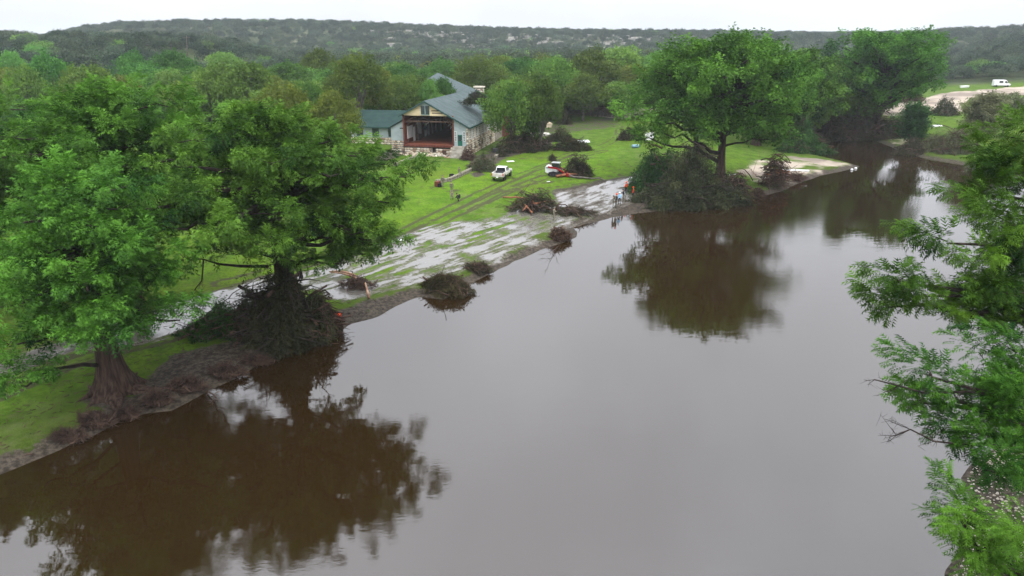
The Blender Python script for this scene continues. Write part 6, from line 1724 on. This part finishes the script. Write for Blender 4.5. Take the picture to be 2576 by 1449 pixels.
litter(z3(1510, 1082), (5.2, .5, .12), 'long white board on the twig drift by the log pile', rx=.15, rz=-.25, dz=.7, name='white_board', cat='board')
litter(z3(1065, 1165), (1.8, .25, .1), 'thin white board leaning in the great brush mass', rx=.0, rz=.7, dz=1.8, name='white_board', cat='board')
litter(z4(1512, 770), (3.0, 1.0, .3), 'white panel lying on the far green field')
litter(z4(1850, 295), (4.0, .6, .7), 'white low trailer shape at the wood edge left of the van', name='trailer_panel', cat='panel')
litter(z2(165, 857), (.7, .3, .1), 'white scrap lying in the left puddles')
litter(z6(2130, 577), (.9, .35, .55), 'orange plastic crate stuck in the bank by the reddish brush', 'orange', rx=.4, name='orange_crate', cat='crate')
litter(z1(2080, 815), (4.5, 2.2, .5), 'pale broken slab in the brush right of the hall', 'concrete', rx=.1, name='broken_slab', cat='slab')
litter(z1(2110, 720), (4.2, 1.6, 1.2), 'pink torn wall piece behind the pale broken slab', 'stone_a', rx=.2, name='wall_piece', cat='slab')
litter(z1(1580, 1000), (1.0, .8, .8), 'small dark box standing on the grass right of the hall corner', 'dark_grey', name='dark_box', cat='box')
for k, (x_, y_) in enumerate(((1940, 1045), (1968, 1035), (1745, 905))):
    p = gp(*z3(x_, y_), 0.12); o = MB().lathe((0, 0, 0), [(.02, -.2), (.2, -.12), (.26, 0), (.2, .14), (.02, .22)], 12).build('white_buoy', M['white'], None, True, tuple(p))
    tag(o, ['left white buoy off the tip of the sandy spit', 'right white buoy off the tip of the sandy spit', 'white float by the drooping bush in the inlet'][k], 'buoy')
# broken power poles on the left hill
def pole(u, vb, vt, y, lean_, label):
    b = zp(u, vb, y); zg = H1(b[0], b[1]); tp = zp(u, vt, y); h = tp[2] - zg
    root = empty('power_pole', (b[0], b[1], zg - .2), 0, label, 'power pole')
    part(root, 'pole', 'bark_grey', lambda mb: mb.tube([(0, 0, 0), (lean_ * h, 0, h)], [.22, .14], 8)); part(root, 'crossarm', 'bark_grey', lambda mb: mb.box((lean_ * h * .93, 0, h * .93), (2.6, .2, .2)))
    for s in (-1, 1): part(root, 'insulator', 'dark_grey', lambda mb: mb.lathe((lean_ * h * .93 + s * 1.1, 0, h * .93 + .1), [(.1, 0), (.12, .2), (.05, .35)], 8))
pole(528, 95, 62, 400, 0.0, 'upright power pole on the crest of the left hill')
pole(470, 150, 88, 300, 0.12, 'leaning power pole on the slope of the left hill')
# vehicles half seen behind the left cypresses
p = pg(350, 352); van(tuple(p), R(5), 'white van glimpsed through the left cypress crowns')
for q in list(sc.objects):
    if q.parent is None and q.get('label', '').startswith('white van glimpsed'): q.name = 'parked_van'

# broken bough of the oak lying on the hall roof
q = zp(1200, 262, HY + 13)
brush('fallen_bough', tuple(q), 3.4, 2.6, 2.0, 'dark broken oak bough lying on the right slope of the hall roof', n_br=50, n_leaf=900, leaf='wilted', wood='bark_dark', cat='bough', size=0.7, seed=90)
# loose twigs and flood litter strewn on the lawn and banks
lt = MB(); A_l, B_l = [], []
for k in range(5200):
    u, v = rng.uniform(-50, 2200), rng.uniform(330, 1180)
    p = gp(u, v, 0.8)
    A_l.append(p)
A_l = np.array(A_l); sd = poly_sd(A_l[:, 0], A_l[:, 1], RIVR); dn = vnoise(A_l[:, 0], A_l[:, 1], 7.0, 5)
A_l = A_l[(sd > 0.1) & (dn > 0.45)]; A_l[:, 2] = height(A_l[:, 0], A_l[:, 1]) + 0.03
an = rng.uniform(0, 6.283, len(A_l)); ln = rng.uniform(0.1, 0.75, len(A_l)) * rng.uniform(.4, 1, len(A_l))
D_l = np.stack([np.cos(an), np.sin(an), rng.uniform(-.02, .25, len(A_l))], -1) * ln[:, None]
lt.sticks(A_l, A_l + D_l, 0.028, 0.012)
tag(lt.build('loose_twigs', M['twig']), 'loose twigs and flood litter strewn over the lawn and bank', kind='stuff')
